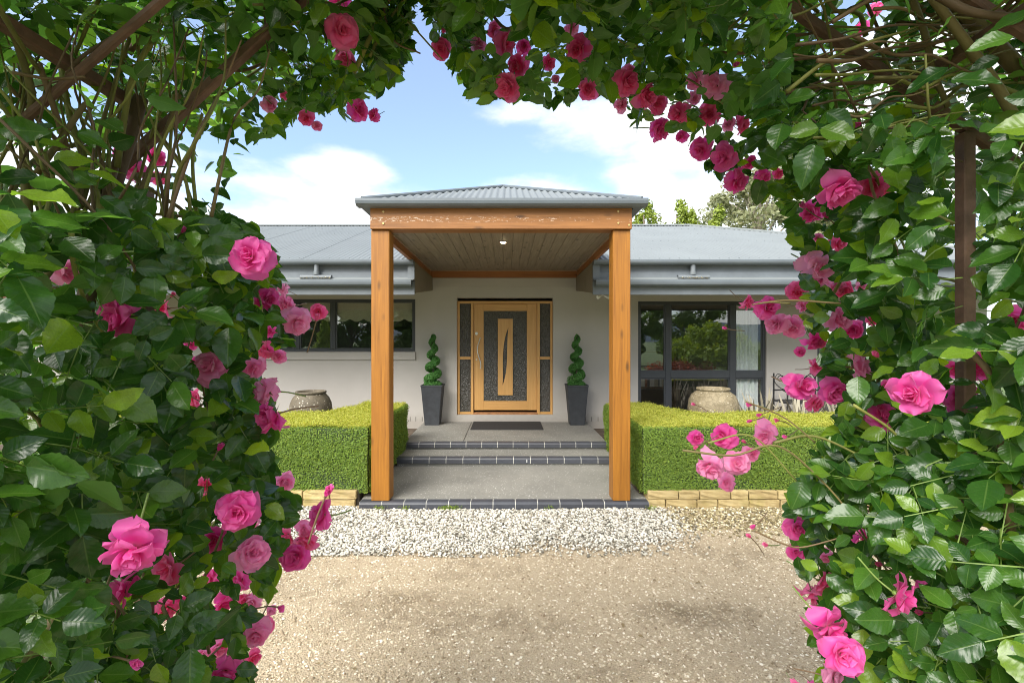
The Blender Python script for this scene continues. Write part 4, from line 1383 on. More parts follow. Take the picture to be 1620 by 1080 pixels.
# ================================================================== ROSE ARCH
arch = empty('garden_arch', (0, 1.0, 0), 'brown steel gable arch frame carrying the climbing roses', 'arch')
def bar(name, p, q, wd_=.042):
    p, q = Vector(p), Vector(q)
    bm = bmesh.new()
    d = (q - p)
    ln = d.length
    box(bm, -wd_ / 2, wd_ / 2, -wd_ / 2, wd_ / 2, 0, ln, .003)
    bmesh.ops.transform(bm, matrix=Matrix.Translation(p) @ d.to_track_quat('Z', 'Y').to_matrix().to_4x4(), verts=bm.verts)
    return obj(name, bm, M['rust'], arch)
bar('post', (1.035, 1.06, 0), (1.035, 1.06, 2.30), .027)
bar('post', (-.865, 1.12, 0), (-.865, 1.12, 2.20), .030)
bar('post', (1.035, .10, 0), (1.035, .10, 2.30))
bar('post', (-.95, .10, 0), (-.95, .10, 2.25))
bar('rafter', at(1632, 276, 1.06), at(1180, -36, 1.06), .021)
bar('rafter', at(1180, -38, 1.06), (0.0, 1.06, 2.96), .021)
bar('rafter', at(170, 284, 1.06), at(470, 8, 1.06), .021)
bar('rafter', at(470, 6, 1.06), (0.0, 1.06, 2.97), .021)
bar('rafter', (1.18, .845, 2.225), (0.0, .845, 2.98), .017)
bar('rafter', (-1.10, .845, 2.03), (0.0, .845, 2.98), .014)
bar('purlin', (.905, 1.04, 2.405), (.905, -.1, 2.405), .024)
bar('purlin', (-.814, 1.04, 2.345), (-.814, -.1, 2.345), .024)
bar('purlin', (.45, 1.04, 2.70), (.45, -.1, 2.70), .024)
bar('purlin', (-.45, 1.04, 2.63), (-.45, -.1, 2.63), .024)
bar('ridge_bar', (0, 1.1, 3.0), (0, -.1, 3.0), .04)

# opening of the foliage tunnel: outline in photo pixels, with the depth of its lip
OPEN = [(385, 1330, 1.05), (385, 1080, 1.05), (395, 1000, 1.05), (430, 905, 1.05), (450, 850, 1.07), (462, 800, 1.10), (425, 745, 1.08), (405, 690, 1.05), (425, 640, 1.05), (410, 590, 1.05),
        (440, 540, 1.05), (446, 480, 1.07), (430, 420, 1.07), (390, 372, 1.05), (345, 335, 1.02), (345, 290, 1.02), (380, 235, 1.05), (425, 195, 1.10), (490, 172, 1.15), (555, 165, 1.2), (605, 130, 1.22),
        (640, 60, 1.25), (648, -20, 1.28), (672, -40, 1.28), (690, 40, 1.28), (735, 120, 1.25), (765, 150, 1.25), (830, 140, 1.22), (880, 155, 1.22), (940, 140, 1.22), (1000, 160, 1.2), (1040, 195, 1.2), (1090, 205, 1.18),
        (1120, 255, 1.15), (1180, 285, 1.15), (1235, 305, 1.12), (1270, 360, 1.12), (1285, 430, 1.12), (1275, 490, 1.12), (1308, 560, 1.12), (1345, 632, 1.1), (1318, 700, 1.1), (1268, 770, 1.1), (1250, 840, 1.1),
        (1275, 900, 1.08), (1290, 960, 1.05), (1312, 1030, 1.05), (1312, 1080, 1.05), (1312, 1330, 1.05)]
poly = np.array([(a, b) for a, b, c in OPEN], float)
W = np.array([tuple(at(a, b, c)) for a, b, c in OPEN])          # world points of the lip
seg = np.linalg.norm(np.diff(W[:, [0, 2]], axis=0), axis=1)
cum = np.concatenate([[0], np.cumsum(seg)])
axis_c = np.array([0.03, 1.75])
def lip(s):
    x = np.interp(s, cum, W[:, 0]); y = np.interp(s, cum, W[:, 1]); z = np.interp(s, cum, W[:, 2])
    return x, y, z
def outward(x, z):
    zz = np.where(z < axis_c[1], axis_c[1] * .15 + z * .85, z)
    n_ = np.stack([(x - axis_c[0]) * 1.15, zz - axis_c[1]], 1)
    low = z < axis_c[1]
    n_[low, 1] *= .25
    return n_ / (np.linalg.norm(n_, axis=1, keepdims=True) + 1e-9)
def project(P):
    return CX + FPX * P[:, 0] / P[:, 1], CY - FPX * (P[:, 2] - EYE) / P[:, 1]
def in_poly(px, py, shrink=0.0):
    inside = np.zeros(len(px), bool)
    n = len(poly)
    for i in range(n):
        ax, ay = poly[i]; bx_, by_ = poly[(i + 1) % n]
        if abs(by_ - ay) < 1e-9: continue
        inside ^= ((ay > py) != (by_ > py)) & (px < (bx_ - ax) * (py - ay) / (by_ - ay) + ax)
    return inside
def dist_poly(px, py):
    d = np.full(len(px), 1e9)
    for i in range(len(poly) - 1):
        a, b = poly[i], poly[i + 1]
        ab = b - a
        t = np.clip(((px - a[0]) * ab[0] + (py - a[1]) * ab[1]) / (ab @ ab), 0, 1)
        d = np.minimum(d, np.hypot(px - a[0] - t * ab[0], py - a[1] - t * ab[1]))
    return d

# ---- flowers, read off the photograph: px, py, width, tone (0 deep magenta, 1 hot pink, 2 pale pink)
FL = [(541, 50, 60, 1), (545, 92, 36, 1), (700, 75, 40, 1), (566, 173, 40, 0), (485, 187, 28, 1), (426, 165, 30, 2), (218, 268, 52, 0), (243, 248, 36, 0), (397, 407, 74, 0), (102, 430, 54, 2), (195, 502, 72, 0),
      (468, 508, 52, 2), (455, 482, 38, 2), (335, 582, 64, 2), (400, 580, 46, 2), (422, 553, 38, 1), (310, 572, 32, 0), (425, 620, 56, 2), (436, 656, 62, 0), (326, 768, 36, 1), (377, 805, 74, 0),
      (395, 872, 64, 2), (447, 760, 40, 2), (512, 815, 54, 0), (467, 880, 52, 0), (210, 866, 96, 0), (195, 940, 70, 0), (382, 915, 44, 0), (352, 952, 42, 0), (335, 912, 38, 0), (405, 1000, 50, 2),
      (345, 1022, 42, 2), (357, 1060, 54, 0), (291, 945, 30, 0), (480, 835, 30, 2), (418, 990, 34, 1),
      (805, 135, 52, 1), (797, 70, 48, 1), (820, 105, 42, 1), (782, 48, 28, 1), (915, 78, 48, 1), (932, 140, 40, 1), (868, 100, 28, 1), (990, 130, 48, 1), (1018, 150, 46, 1), (1040, 205, 42, 0), (1075, 180, 42, 1),
      (1135, 135, 50, 2), (1122, 180, 42, 1), (1168, 196, 42, 1), (1110, 235, 42, 0), (1147, 248, 48, 0), (1165, 286, 46, 0), (1205, 280, 32, 0), (1325, 297, 66, 0), (1380, 295, 50, 1), (1290, 420, 52, 2), (1325, 385, 32, 1),
      (1212, 487, 44, 0), (1230, 513, 42, 2), (1255, 517, 42, 2), (1286, 538, 34, 0), (1322, 505, 46, 2), (1352, 522, 38, 0), (1335, 457, 32, 1), (1265, 610, 52, 0), (1320, 617, 50, 0), (1352, 580, 52, 2), (1450, 620, 78, 0),
      (1395, 660, 54, 0), (1545, 577, 54, 0), (1610, 503, 46, 0), (1145, 690, 44, 0), (1122, 735, 50, 2), (1165, 732, 46, 2), (1210, 685, 42, 2), (1260, 835, 46, 0), (1300, 920, 50, 1), (1420, 940, 74, 0), (1450, 918, 36, 0),
      (1310, 990, 66, 0), (1332, 1032, 70, 0), (1318, 1072, 56, 2), (1285, 1080, 34, 0), (1362, 848, 40, 0), (1395, 300, 34, 1), (1300, 440, 40, 2), (1040, 165, 36, 1), (1385, 15, 26, 1), (1365, 45, 26, 0)]
BUD = [(287, 368, 20), (345, 712, 24), (206, 1045, 34), (210, 415, 17), (515, 785, 32), (440, 960, 22), (500, 508, 20), (1170, 100, 20), (1362, 195, 22), (1395, 893, 20), (1460, 968, 24), (1150, 520, 14), (1275, 330, 20), (1390, 565, 22),
       (1310, 345, 18), (1190, 640, 16), (1205, 655, 14), (1232, 665, 14), (1245, 690, 14), (1190, 665, 14), (1110, 690, 15), (1105, 705, 14), (1180, 700, 14), (1195, 830, 16), (1188, 850, 16), (1215, 862, 16), (700, 45, 16), (1100, 640, 12), (430, 165, 14), (270, 470, 16)]
frs = random.Random(5)
for (px, py, wd_, tone) in list(FL):      # half-hidden neighbours in the clusters
    if frs.random() < .7:
        a_ = frs.uniform(0, 6.28); q_ = wd_ * frs.uniform(.65, 1.0)
        FL.append((px + q_ * math.cos(a_) * 1.0, py + q_ * math.sin(a_), wd_ * frs.uniform(.5, .72), min(2, max(0, tone + frs.choice((-1, 0, 1, 1))))))
flow = []
for (px, py, wd_, tone) in FL:
    Y = FPX * .082 / wd_
    flow.append((px, py, min(max(Y, .58), 1.45), wd_, tone))

# ---- leaf templates
def leaf_template(rows, seed, serr):
    r_ = np.random.default_rng(seed)
    us = np.array([-1, -.5, 0, .5, 1.0])
    fold = r_.uniform(.08, .30); droop = r_.uniform(.02, .30); twist = r_.uniform(-.35, .35); wav = r_.uniform(.015, .045); wph = r_.uniform(0, 6)
    wd_ = r_.uniform(.27, .345)
    V, UV = [], []
    for i in range(rows):
        t = i / (rows - 1)
        hw = wd_ * (math.sin(PI * t ** .80) ** .9 if 0 < t < 1 else 0.0) + .004
        for j, u in enumerate(us):
            ww = hw
            if serr and abs(u) == 1 and 0 < i < rows - 1:
                ww = hw * (1.0 + (.055 if i % 2 else -.02))
            x = u * ww
            z = fold * abs(x) - droop * t * t + wav * math.sin(t * 13 + wph + u * 1.3) * abs(u) - .35 * fold * hw * (1 - abs(u))
            yy = t - (.03 * abs(u) if serr else 0)
            ca, sa = math.cos(twist * (t - .3)), math.sin(twist * (t - .3))
            V.append((x * ca - z * sa, yy, x * sa + z * ca)); UV.append((u, t))
    idx = np.arange(rows * 5).reshape(rows, 5)
    F = np.stack([idx[:-1, :-1], idx[:-1, 1:], idx[1:, 1:], idx[1:, :-1]], -1).reshape(-1, 4)
    return np.array(V), F, np.array(UV)
NV = 8
TPL = [leaf_template(7, i, False) for i in range(NV)]
TPLH = [leaf_template(17, i, True) for i in range(NV)]
HI_MESH = [mesh_np('leaf', v, f, M['leaf'], u) for (v, f, u) in TPLH]

# ---- sprays of five leaflets over the tunnel
def unit(a): return a / (np.linalg.norm(a, axis=-1, keepdims=True) + 1e-9)
NS = 5200
s_ = rng.random(NS) * cum[-1]
lx, ly, lz = lip(s_)
ln = outward(lx, lz)
topness = np.clip((lz - 2.05) / .35, 0, 1)
Y = .48 + rng.random(NS) ** .85 * (ly + .30 - .48)
lump = np.sin(s_ * 9.1) * .5 + np.sin(s_ * 21.7 + Y * 9) * .35 + np.sin(s_ * 4.3 + 2) * .4
r_in = np.where(rng.random(NS) < .55, np.abs(rng.normal(0, .06, NS)), rng.random(NS) * (.38 + .12 * topness))
rr_ = r_in - .03 * lump + np.where(Y > ly, (Y - ly) * .55, (ly - Y) * (.10 + .10 * (1 - topness)))
P0 = np.stack([lx + ln[:, 0] * rr_, Y, lz + ln[:, 1] * rr_], 1)
n3 = np.stack([ln[:, 0], np.zeros(NS), ln[:, 1]], 1)
# the overgrown roof above the rafters and the outer skin of the sides
NC = 2100
cx_ = (rng.random(NC) - .5) * 2.7
cz_ = 3.02 - np.where(cx_ > 0, .66, .80) * np.abs(cx_) + .07 + rng.random(NC) ** .8 * .34
cy_ = .40 + rng.random(NC) * 1.15
so = np.where(rng.random(1100) < .5, -1, 1.0)
P0 = np.concatenate([P0, np.stack([cx_, cy_, cz_], 1), np.stack([so * (1.16 + rng.random(1100) * .30), .15 + rng.random(1100) * 1.35, .5 + rng.random(1100) * 1.75], 1)])
n3 = np.concatenate([n3, unit(np.stack([np.sign(cx_) * .55, np.zeros(NC), np.full(NC, .83)], 1)), np.stack([so, so * 0, so * 0], 1)])
topness = np.concatenate([topness, np.ones(NC), np.zeros(1100)])
r_in = np.concatenate([r_in, np.full(NC + 1100, .5)])
NS = len(P0)
side_n = -.45 * n3 + np.array([0, -.75, .55])
top_n = np.array([0, -.30, .55]) + .1 * n3
nrm = unit(side_n * (1 - topness[:, None]) + top_n * topness[:, None] + rng.normal(0, .42, (NS, 3)))
dr = -.35 * n3 + np.array([0, -.10, -.55]) + rng.normal(0, .55, (NS, 3))
dr = unit(dr - nrm * np.sum(dr * nrm, 1, keepdims=True))
sidev = np.cross(dr, nrm)
LP, LD, LN, LS, LK = [], [], [], [], []
rach = rng.uniform(.065, .10, NS)
lsz = np.clip(rng.normal(.049, .009, NS), .030, .066)
stem_pts = []
for (f, lat, sc2) in ((1.0, 0, 1.12), (.62, 1, 1.0), (.62, -1, 1.0), (.22, 1, .82), (.22, -1, .82)):
    base = P0 + dr * (rach * f)[:, None]
    d = dr * (1.0 if lat == 0 else .42) + sidev * lat * .95 + rng.normal(0, .16, (NS, 3))
    nn = unit(nrm + rng.normal(0, .22, (NS, 3)))
    d = unit(d - nn * np.sum(d * nn, 1, keepdims=True))
    LP.append(base + d * .004); LD.append(d); LN.append(nn); LS.append(lsz * sc2 * rng.uniform(.8, 1.15, NS)); LK.append(np.arange(NS))
LP, LD, LN, LS, LK = map(np.concatenate, (LP, LD, LN, LS, LK))
LK0 = LK.copy()
# keep the opening clear, clear the view of the flowers, thin the gap on the left
mid = LP + LD * LS[:, None] * .5
px, py = project(mid)
keep = (LP[:, 1] > .30)
ins = in_poly(px, py)
dp = dist_poly(px, py)
lenpx = LS * FPX / mid[:, 1]
slack = 3 + 9 * rng.random(len(px)) + 16 * np.clip(np.sin(px * .045 + 1.3) * np.sin(py * .038 + .6) + .1, 0, 1)
keep &= ~(ins & (dp > slack))
for (fx_, fy_, fY, fw, tn) in flow:
    hit = (np.hypot(px - fx_, (py - fy_)) < fw * .34 + lenpx * .26) & (mid[:, 1] < fY + .03)
    keep &= ~hit
for (fx_, fy_, fw) in BUD:
    keep &= ~((np.hypot(px - fx_, py - fy_) < fw * .5 + lenpx * .28) & (mid[:, 1] < FPX * .028 / fw + .1))
gap = (px < 395) & (py > 205) & (py < 345)
keep &= ~(gap & (rng.random(len(px)) > np.where(px < 230, .22, .08)))
rin5 = r_in[LK]
gap2 = (px > -40) & (px < 420) & (py > -60) & (py <= 205)
keep &= ~(gap2 & (rin5 < .14) & (rng.random(len(px)) > .16))
gap3 = (px > 1240) & (py < 190) & (mid[:, 1] < 1.12)
keep &= ~(gap3 & (rin5 < .2) & (rng.random(len(px)) > .16))
plane = np.where(LP[:, 0] > 0, 3.02 - .66 * LP[:, 0], 3.0 - .86 * -LP[:, 0])
latt = (gap2 | gap3) & (mid[:, 2] < plane + .03)
keep &= ~(latt & (rng.random(len(px)) > .20))
postc = (np.abs(px - 1526) < 18 + lenpx * .36) & (py > 200) & (py < 520) & (mid[:, 1] < 1.08)
keep &= ~postc
LP, LD, LN, LS, LK, px, py = LP[keep], LD[keep], LN[keep], LS[keep], LK[keep], px[keep], py[keep]
NL = len(LP)
var = rng.integers(0, NV, NL)
LX = np.cross(LD, LN)
Rm = np.stack([LX, LD, LN], 2)            # columns: x across, y along, z normal
plant = (px > 662).astype(int)
# which leaves show largest: splat template vertices into a coarse depth grid
gw, gh = 203, 136
allV = np.empty((NL, 35, 3))
for v_ in range(NV):
    i_ = np.where(var == v_)[0]
    allV[i_] = np.einsum('nij,kj->nki', Rm[i_] * LS[i_][:, None, None], TPL[v_][0]) + LP[i_][:, None, :]
fv = allV.reshape(-1, 3)
qx = ((CX + FPX * fv[:, 0] / fv[:, 1]) / 8).astype(int); qy = ((CY - FPX * (fv[:, 2] - EYE) / fv[:, 1]) / 8).astype(int)
lid = np.repeat(np.arange(NL), 35)
okp = (qx >= 0) & (qx < gw) & (qy >= 0) & (qy < gh) & (fv[:, 1] > .2)
cell = (qy * gw + qx)[okp]; dep = fv[okp, 1]; lid = lid[okp]
order = np.argsort(dep, kind='stable')
_, first = np.unique(cell[order], return_index=True)
vis = np.bincount(lid[order][first], minlength=NL)

roses = []
for i, lab in enumerate(('climbing rose with dark and pale pink blooms on the left half of the arch', 'climbing rose with many pink blooms on the right half and crown of the arch')):
    roses.append(empty('climbing_rose', ((-.95, 1.0, 0), (1.1, 1.0, 0))[i], lab, 'climbing rose', 'pink climbing roses on the arch'))
for p_ in (0, 1):
    root = roses[p_]
    off = np.array(root.location)
    mine = np.where(plant == p_)[0]
    big = mine[np.argsort(-vis[mine])][:298]
    isbig = np.zeros(NL, bool); isbig[big] = True
    for i in big:
        o = link('leaf', HI_MESH[var[i]], root)
        mt = Matrix(((*(Rm[i, 0] * LS[i]), LP[i, 0] - off[0]), (*(Rm[i, 1] * LS[i]), LP[i, 1] - off[1]), (*(Rm[i, 2] * LS[i]), LP[i, 2] - off[2]), (0, 0, 0, 1)))
        o.matrix_local = mt
    Vs, Fs, Us, base = [], [], [], 0
    for v_ in range(NV):
        i_ = mine[(var[mine] == v_) & ~isbig[mine]]
        Vs.append((allV[i_] - off).reshape(-1, 3))
        Fs.append((TPL[v_][1][None] + (np.arange(len(i_)) * 35)[:, None, None] + base).reshape(-1, 4))
        Us.append(np.tile(TPL[v_][2], (len(i_), 1)))
        base += len(i_) * 35
    o = link('foliage', mesh_np('foliage', np.concatenate(Vs), np.concatenate(Fs), M['leaf'], np.concatenate(Us)), root)
    o['kind'] = 'stuff'
# leaf stalks (rachis) as one part per plant
kept_sprays, cnt = np.unique(LK, return_counts=True)
term = set(LK0[keep & (np.arange(len(LK0)) < NS)].tolist())
kept_sprays = np.array([q for q, c_ in zip(kept_sprays, cnt) if c_ >= 5 and q in term])
for p_ in (0, 1):
    bm = bmesh.new()
    off = roses[p_].location
    for k_ in kept_sprays:
        if (P0[k_, 0] * FPX / P0[k_, 1] + CX > 662) != bool(p_): continue
        a = Vector(P0[k_]); d = Vector(dr[k_])
        out = Vector((n3[k_, 0], 0, n3[k_, 2]))
        tube(bm, [a + out * .02 - d * .015, a, a + d * float(rach[k_])], [.0013, .0012, .0008], 3, False)
    o = obj('leaf_stalks', bm, M['green_stem'], roses[p_]); o['kind'] = 'stuff'

# ---- canes
def cane(pts, r0, r1, plant_, m=None, nsub=6, name='cane'):
    P = spline(pts, nsub)
    n = len(P)
    bm = bmesh.new()
    tube(bm, P, [r0 + (r1 - r0) * i / (n - 1) for i in range(n)], 7)
    return obj(name, bm, m or M['cane'], roses[plant_], True)
MAN = [ # (points px,py,Y), radius in mm
    ([(45, 345, .86), (38, 230, .86), (50, 150, .84), (18, 40, .80)], 7.5), ([(58, 275, .84), (100, 215, .85), (135, 165, .86), (145, 170, .88)], 5.5), ([(125, 300, .9), (95, 200, .86), (62, 100, .82)], 6),
    ([(185, 265, .95), (203, 150, .93), (220, 100, .92), (240, 68, .90)], 6), ([(128, 330, .9), (148, 260, .92), (160, 200, .95), (205, 60, .95)], 4.5), ([(205, 335, .95), (245, 250, .98), (285, 150, 1.0)], 5),
    ([(165, 345, .9), (140, 270, .92), (110, 180, .95), (90, 60, .98)], 7), ([(105, 120, .84), (130, 90, .85), (200, 45, .88)], 3.5), ([(20, 115, .78), (80, 125, .80), (135, 122, .82)], 3), ([(255, 340, 1.0), (265, 280, 1.0), (275, 150, 1.02)], 4),
    ([(310, 330, 1.02), (305, 250, 1.03), (320, 180, 1.04)], 4), ([(160, 340, .92), (185, 250, .96), (195, 180, .96)], 8), ([(70, 345, .8), (85, 290, .82), (70, 240, .8)], 4), ([(0, 330, .75), (60, 250, .9), (150, 220, 1.0)], 5),
    ([(120, 348, .88), (125, 270, .9), (60, 190, .9), (0, 120, .86)], 5), ([(400, 60, 1.05), (430, 40, 1.05), (470, 10, 1.08)], 3), ([(400, 8, 1.0), (520, 5, 1.1), (545, 30, 1.1)], 3), ([(560, 115, 1.15), (590, 50, 1.15), (625, -20, 1.2)], 6), ([(585, 90, 1.16), (610, 40, 1.17), (650, -15, 1.2)], 4), ([(600, -20, 1.15), (620, 60, 1.15), (665, 85, 1.15)], 2.5), ([(625, 15, 1.2), (660, 50, 1.2), (700, 95, 1.22)], 2.5),
    ([(20, 1090, .66), (75, 1000, .7), (110, 930, .74), (150, 860, .8), (160, 790, .85)], 11), ([(60, 1100, .72), (90, 990, .78), (140, 900, .84)], 8)]
MANR = [([(1640, 260, .92), (1585, 150, .90), (1530, 70, .88), (1470, -10, .86)], 10), ([(1440, -10, .95), (1465, 60, .96), (1475, 110, .97), (1500, 170, .98)], 7), ([(1240, 96, 1.06), (1310, 90, 1.05), (1420, 95, 1.05)], 4.5), ([(1240, 148, 1.08), (1310, 135, 1.07), (1420, 128, 1.05)], 5),
    ([(1420, 86, 1.0), (1470, 75, 1.0), (1500, 55, .98), (1545, 38, .95)], 3.5), ([(1390, 75, 1.05), (1410, 110, 1.05), (1425, 135, 1.05)], 3), ([(1270, 175, 1.1), (1290, 145, 1.1), (1385, 100, 1.06)], 3), ([(1340, 165, 1.05), (1390, 150, 1.05), (1435, 138, 1.03)], 3), ([(1440, 140, 1.0), (1475, 152, 1.0), (1530, 135, .98), (1640, 130, .95)], 3.5),
    ([(1300, -10, 1.0), (1330, 20, 1.0), (1370, 0, .98)], 4), ([(1480, -10, .84), (1540, 20, .82), (1640, 30, .8)], 8), ([(1530, 80, .92), (1570, 130, .92), (1640, 160, .9)], 6), ([(1240, 215, 1.1), (1300, 220, 1.08), (1400, 205, 1.05), (1440, 215, 1.05)], 3), ([(1378, 190, 1.0), (1390, 230, 1.0), (1402, 270, 1.02)], 3), ([(1100, 85, 1.15), (1140, 55, 1.15), (1220, -10, 1.12)], 4),
    ([(860, -10, 1.15), (875, 20, 1.15), (870, 55, 1.18)], 3.5), ([(900, -10, 1.15), (905, 30, 1.18), (900, 70, 1.2)], 3), ([(1090, 20, 1.1), (1120, -5, 1.1), (1110, 60, 1.14)], 3), ([(1585, 830, .85), (1580, 740, .86), (1590, 660, .88), (1560, 580, .9)], 8), ([(1600, 850, .8), (1575, 620, .82), (1540, 560, .85)], 7),
    ([(1080, 712, 1.0), (1160, 720, 1.0), (1230, 705, 1.0), (1300, 760, 1.0), (1360, 830, .98)], 2.5), ([(1120, 700, 1.0), (1190, 690, 1.0), (1260, 760, 1.0)], 2), ([(1225, 700, 1.02), (1290, 690, 1.02), (1380, 730, 1.0)], 3), ([(1195, 840, 1.0), (1240, 860, 1.0), (1270, 865, 1.0), (1330, 850, .98)], 2), ([(1200, 480, 1.02), (1250, 475, 1.02), (1330, 480, 1.0)], 2.5),
    ([(1180, 635, 1.0), (1240, 660, 1.0), (1290, 700, 1.0)], 1.8), ([(1350, 640, .95), (1420, 690, .95), (1450, 760, .93)], 3), ([(1250, 480, 1.02), (1215, 478, 1.02), (1190, 482, 1.02)], 1.8)]
for pts, r_mm in MAN:
    cane([at(*p) for p in pts], r_mm / 1000, r_mm / 1000 * .75, 0)
for pts, r_mm in MANR:
    cane([at(*p) for p in pts], r_mm / 1000, r_mm / 1000 * .75, 1)
cr_ = random.Random(17)
for i in range(34):      # left: rising stems
    u0 = cr_.uniform(-20, 330); u1 = u0 + cr_.uniform(-90, 130); d0 = cr_.uniform(.78, 1.08)
    cane([at(u0 + (u1 - u0) * t + cr_.uniform(-14, 14), 350 - t * cr_.uniform(270, 330), d0 + cr_.uniform(-.03, .03)) for t in (0, .25, .5, .75, 1)], cr_.uniform(.0016, .0042), .0014, 0, nsub=4)
for i in range(46):      # right: tangled bare stems running across
    u0 = cr_.uniform(1225, 1450); v0 = cr_.uniform(-10, 240); ln_ = cr_.uniform(120, 300); sl = cr_.uniform(-.55, .35); d0 = cr_.uniform(.86, 1.12)
    cane([at(u0 + ln_ * t, v0 + sl * ln_ * t + cr_.uniform(-12, 12), d0 + cr_.uniform(-.03, .03)) for t in (0, .25, .5, .75, 1)], cr_.uniform(.0016, .0045), .0012, 1, nsub=4)
# random canes woven through the outer thickness of the tunnel
rc = random.Random(3)
for i in range(150):
    s0 = rc.uniform(0, cum[-1])
    pts = []
    y0_ = rc.uniform(.45, 1.35); yd = rc.uniform(-.5, .5); ext = rc.uniform(-.7, .7); r0_ = rc.uniform(.06, .36)
    for j in range(5):
        ss = np.array([np.clip(s0 + ext * j / 4, .3, cum[-1] - .3)])
        x_, yy_, z_ = lip(ss); o_ = outward(x_, z_)[0]
        rad = max(.05, r0_ + rc.uniform(-.05, .05)) + .05
        pts.append(Vector((x_[0] + o_[0] * rad, np.clip(y0_ + yd * j / 4 + rc.uniform(-.04, .04), .4, 1.5), z_[0] + o_[1] * rad)))
    q = CX + FPX * pts[2].x / pts[2].y
    qy_ = CY - FPX * (pts[2].z - EYE) / pts[2].y
    if any(in_poly(np.array([CX + FPX * p.x / p.y]), np.array([CY - FPX * (p.z - EYE) / p.y]))[0] for p in pts): continue
    cane(pts, rc.uniform(.0022, .0065), .0018, int(q > 662), nsub=4)
for i in range(170):
    x0_ = rc.uniform(-1.2, 1.3); y0_ = rc.uniform(.2, 1.35); h_ = rc.uniform(-.02, .22)
    dx, dy = rc.uniform(-.55, .55), rc.uniform(-.35, .35)
    pts = []
    for j in range(5):
        xx_ = x0_ + dx * j / 4 + rc.uniform(-.04, .04); yy_ = min(1.5, max(.1, y0_ + dy * j / 4 + rc.uniform(-.04, .04)))
        pts.append(Vector((xx_, yy_, 3.0 - .66 * abs(xx_) + h_ + rc.uniform(-.04, .04))))
    if any(in_poly(np.array([CX + FPX * p.x / p.y]), np.array([CY - FPX * (p.z - EYE) / p.y]))[0] for p in pts): continue
    cane(pts, rc.uniform(.002, .007), .0016, int(CX + FPX * pts[2].x / pts[2].y > 662), nsub=4)
# main trunks of both plants
cane([(-.98, 1.15, 0), (-.93, 1.10, .6), (-.98, 1.05, 1.2), (-.90, 1.0, 1.9), (-.78, 1.0, 2.35)], .026, .014, 0, name='trunk')
cane([(1.30, .98, 0), (1.24, 1.0, .7), (1.29, .98, 1.4), (1.22, .95, 2.1), (.9, 1.0, 2.62)], .028, .014, 1, name='trunk')

# ---- rose flowers
def petal(V, F, UV, az, tilt, length, width, cup, base_r, base_h, rs):
    nu, nv_ = 8, 8
    i0 = len(V)
    ca, sa = math.cos(az), math.sin(az)
    ph = rs.uniform(0, 6)
    curl = rs.uniform(.1, 1.0)
    tw = rs.uniform(-.45, .45)
    for j in range(nv_ + 1):
        t = j / nv_
        hw = width * (.26 + .74 * math.sin(min(1, t * 1.12) * PI * .5)) * math.sqrt(max(0, 1 - max(0, t - .62) ** 2 / .17)) if t < 1 else width * .12
        a = tilt + cup * (.5 - t) * .9 - curl * max(0, t - .6) * 2.2 * -1
        for i in range(nu + 1):
            u = i / nu * 2 - 1
            x = u * hw
            rr = base_r + length * t * math.sin(a)
            zz = base_h + length * t * math.cos(a)
            curve = cup * .55 * (u * u) * hw
            rr -= curve * math.cos(a) * -0 + curve * .55
            zz += x * tw * t + curve * .5 + .10 * length * math.sin(u * 3 + ph) * t * t + .05 * length * math.sin(u * 7 + ph * 2) * t ** 4
            V.append((ca * rr - sa * x, sa * rr + ca * x, zz)); UV.append((u, t))
    for j in range(nv_):
        for i in range(nu):
            a = i0 + j * (nu + 1) + i
            F.append((a, a + 1, a + nu + 2, a + nu + 1))
def flower_mesh(seed, openness):
    rs = random.Random(seed)
    V, F, UV = [], [], []
    # unit radius about .5
    layers = [(3, .12, .28, .15, 1.2, .02, .10), (4, .36, .38, .20, 1.0, .04, .06), (5, .70, .46, .25, .8, .05, .03), (5, 1.02, .52, .31, .5, .05, .0), (5, 1.30, .56, .34, .3, .05, -.03)]
    az0 = rs.uniform(0, 6)
    for k_, (n, tilt, ln_, wd_, cup, br_, bh) in enumerate(layers):
        for i in range(n):
            if rs.random() < .07: continue
            petal(V, F, UV, az0 + i * 2 * PI / n + k_ * .55 + rs.uniform(-.25, .25), tilt * openness * rs.uniform(.68, 1.36), ln_ * rs.uniform(.85, 1.12), wd_ * rs.uniform(.85, 1.15), cup, br_, bh, rs)
    return mesh_np('rose_flower', np.array(V), np.array(F), M['petal'], np.array(UV))
FM = [flower_mesh(i, op) for i, op in enumerate((1.0, 1.15, .9, 1.25, .8, 1.05, 1.2))]
def bud_mesh(seed):
    rs = random.Random(seed)
    V, F, UV = [], [], []
    for k_, (n, tilt, ln_, wd_) in enumerate(((3, .03, .62, .16), (4, .10, .60, .20), (3, .20, .5, .2))):
        for i in range(n):
            petal(V, F, UV, i * 2 * PI / n + k_, tilt, ln_, wd_, 1.5, .03, 0, rs)
    return mesh_np('rose_bud', np.array(V), np.array(F), M['petal'], np.array(UV))
BM_ = [bud_mesh(i) for i in range(3)]
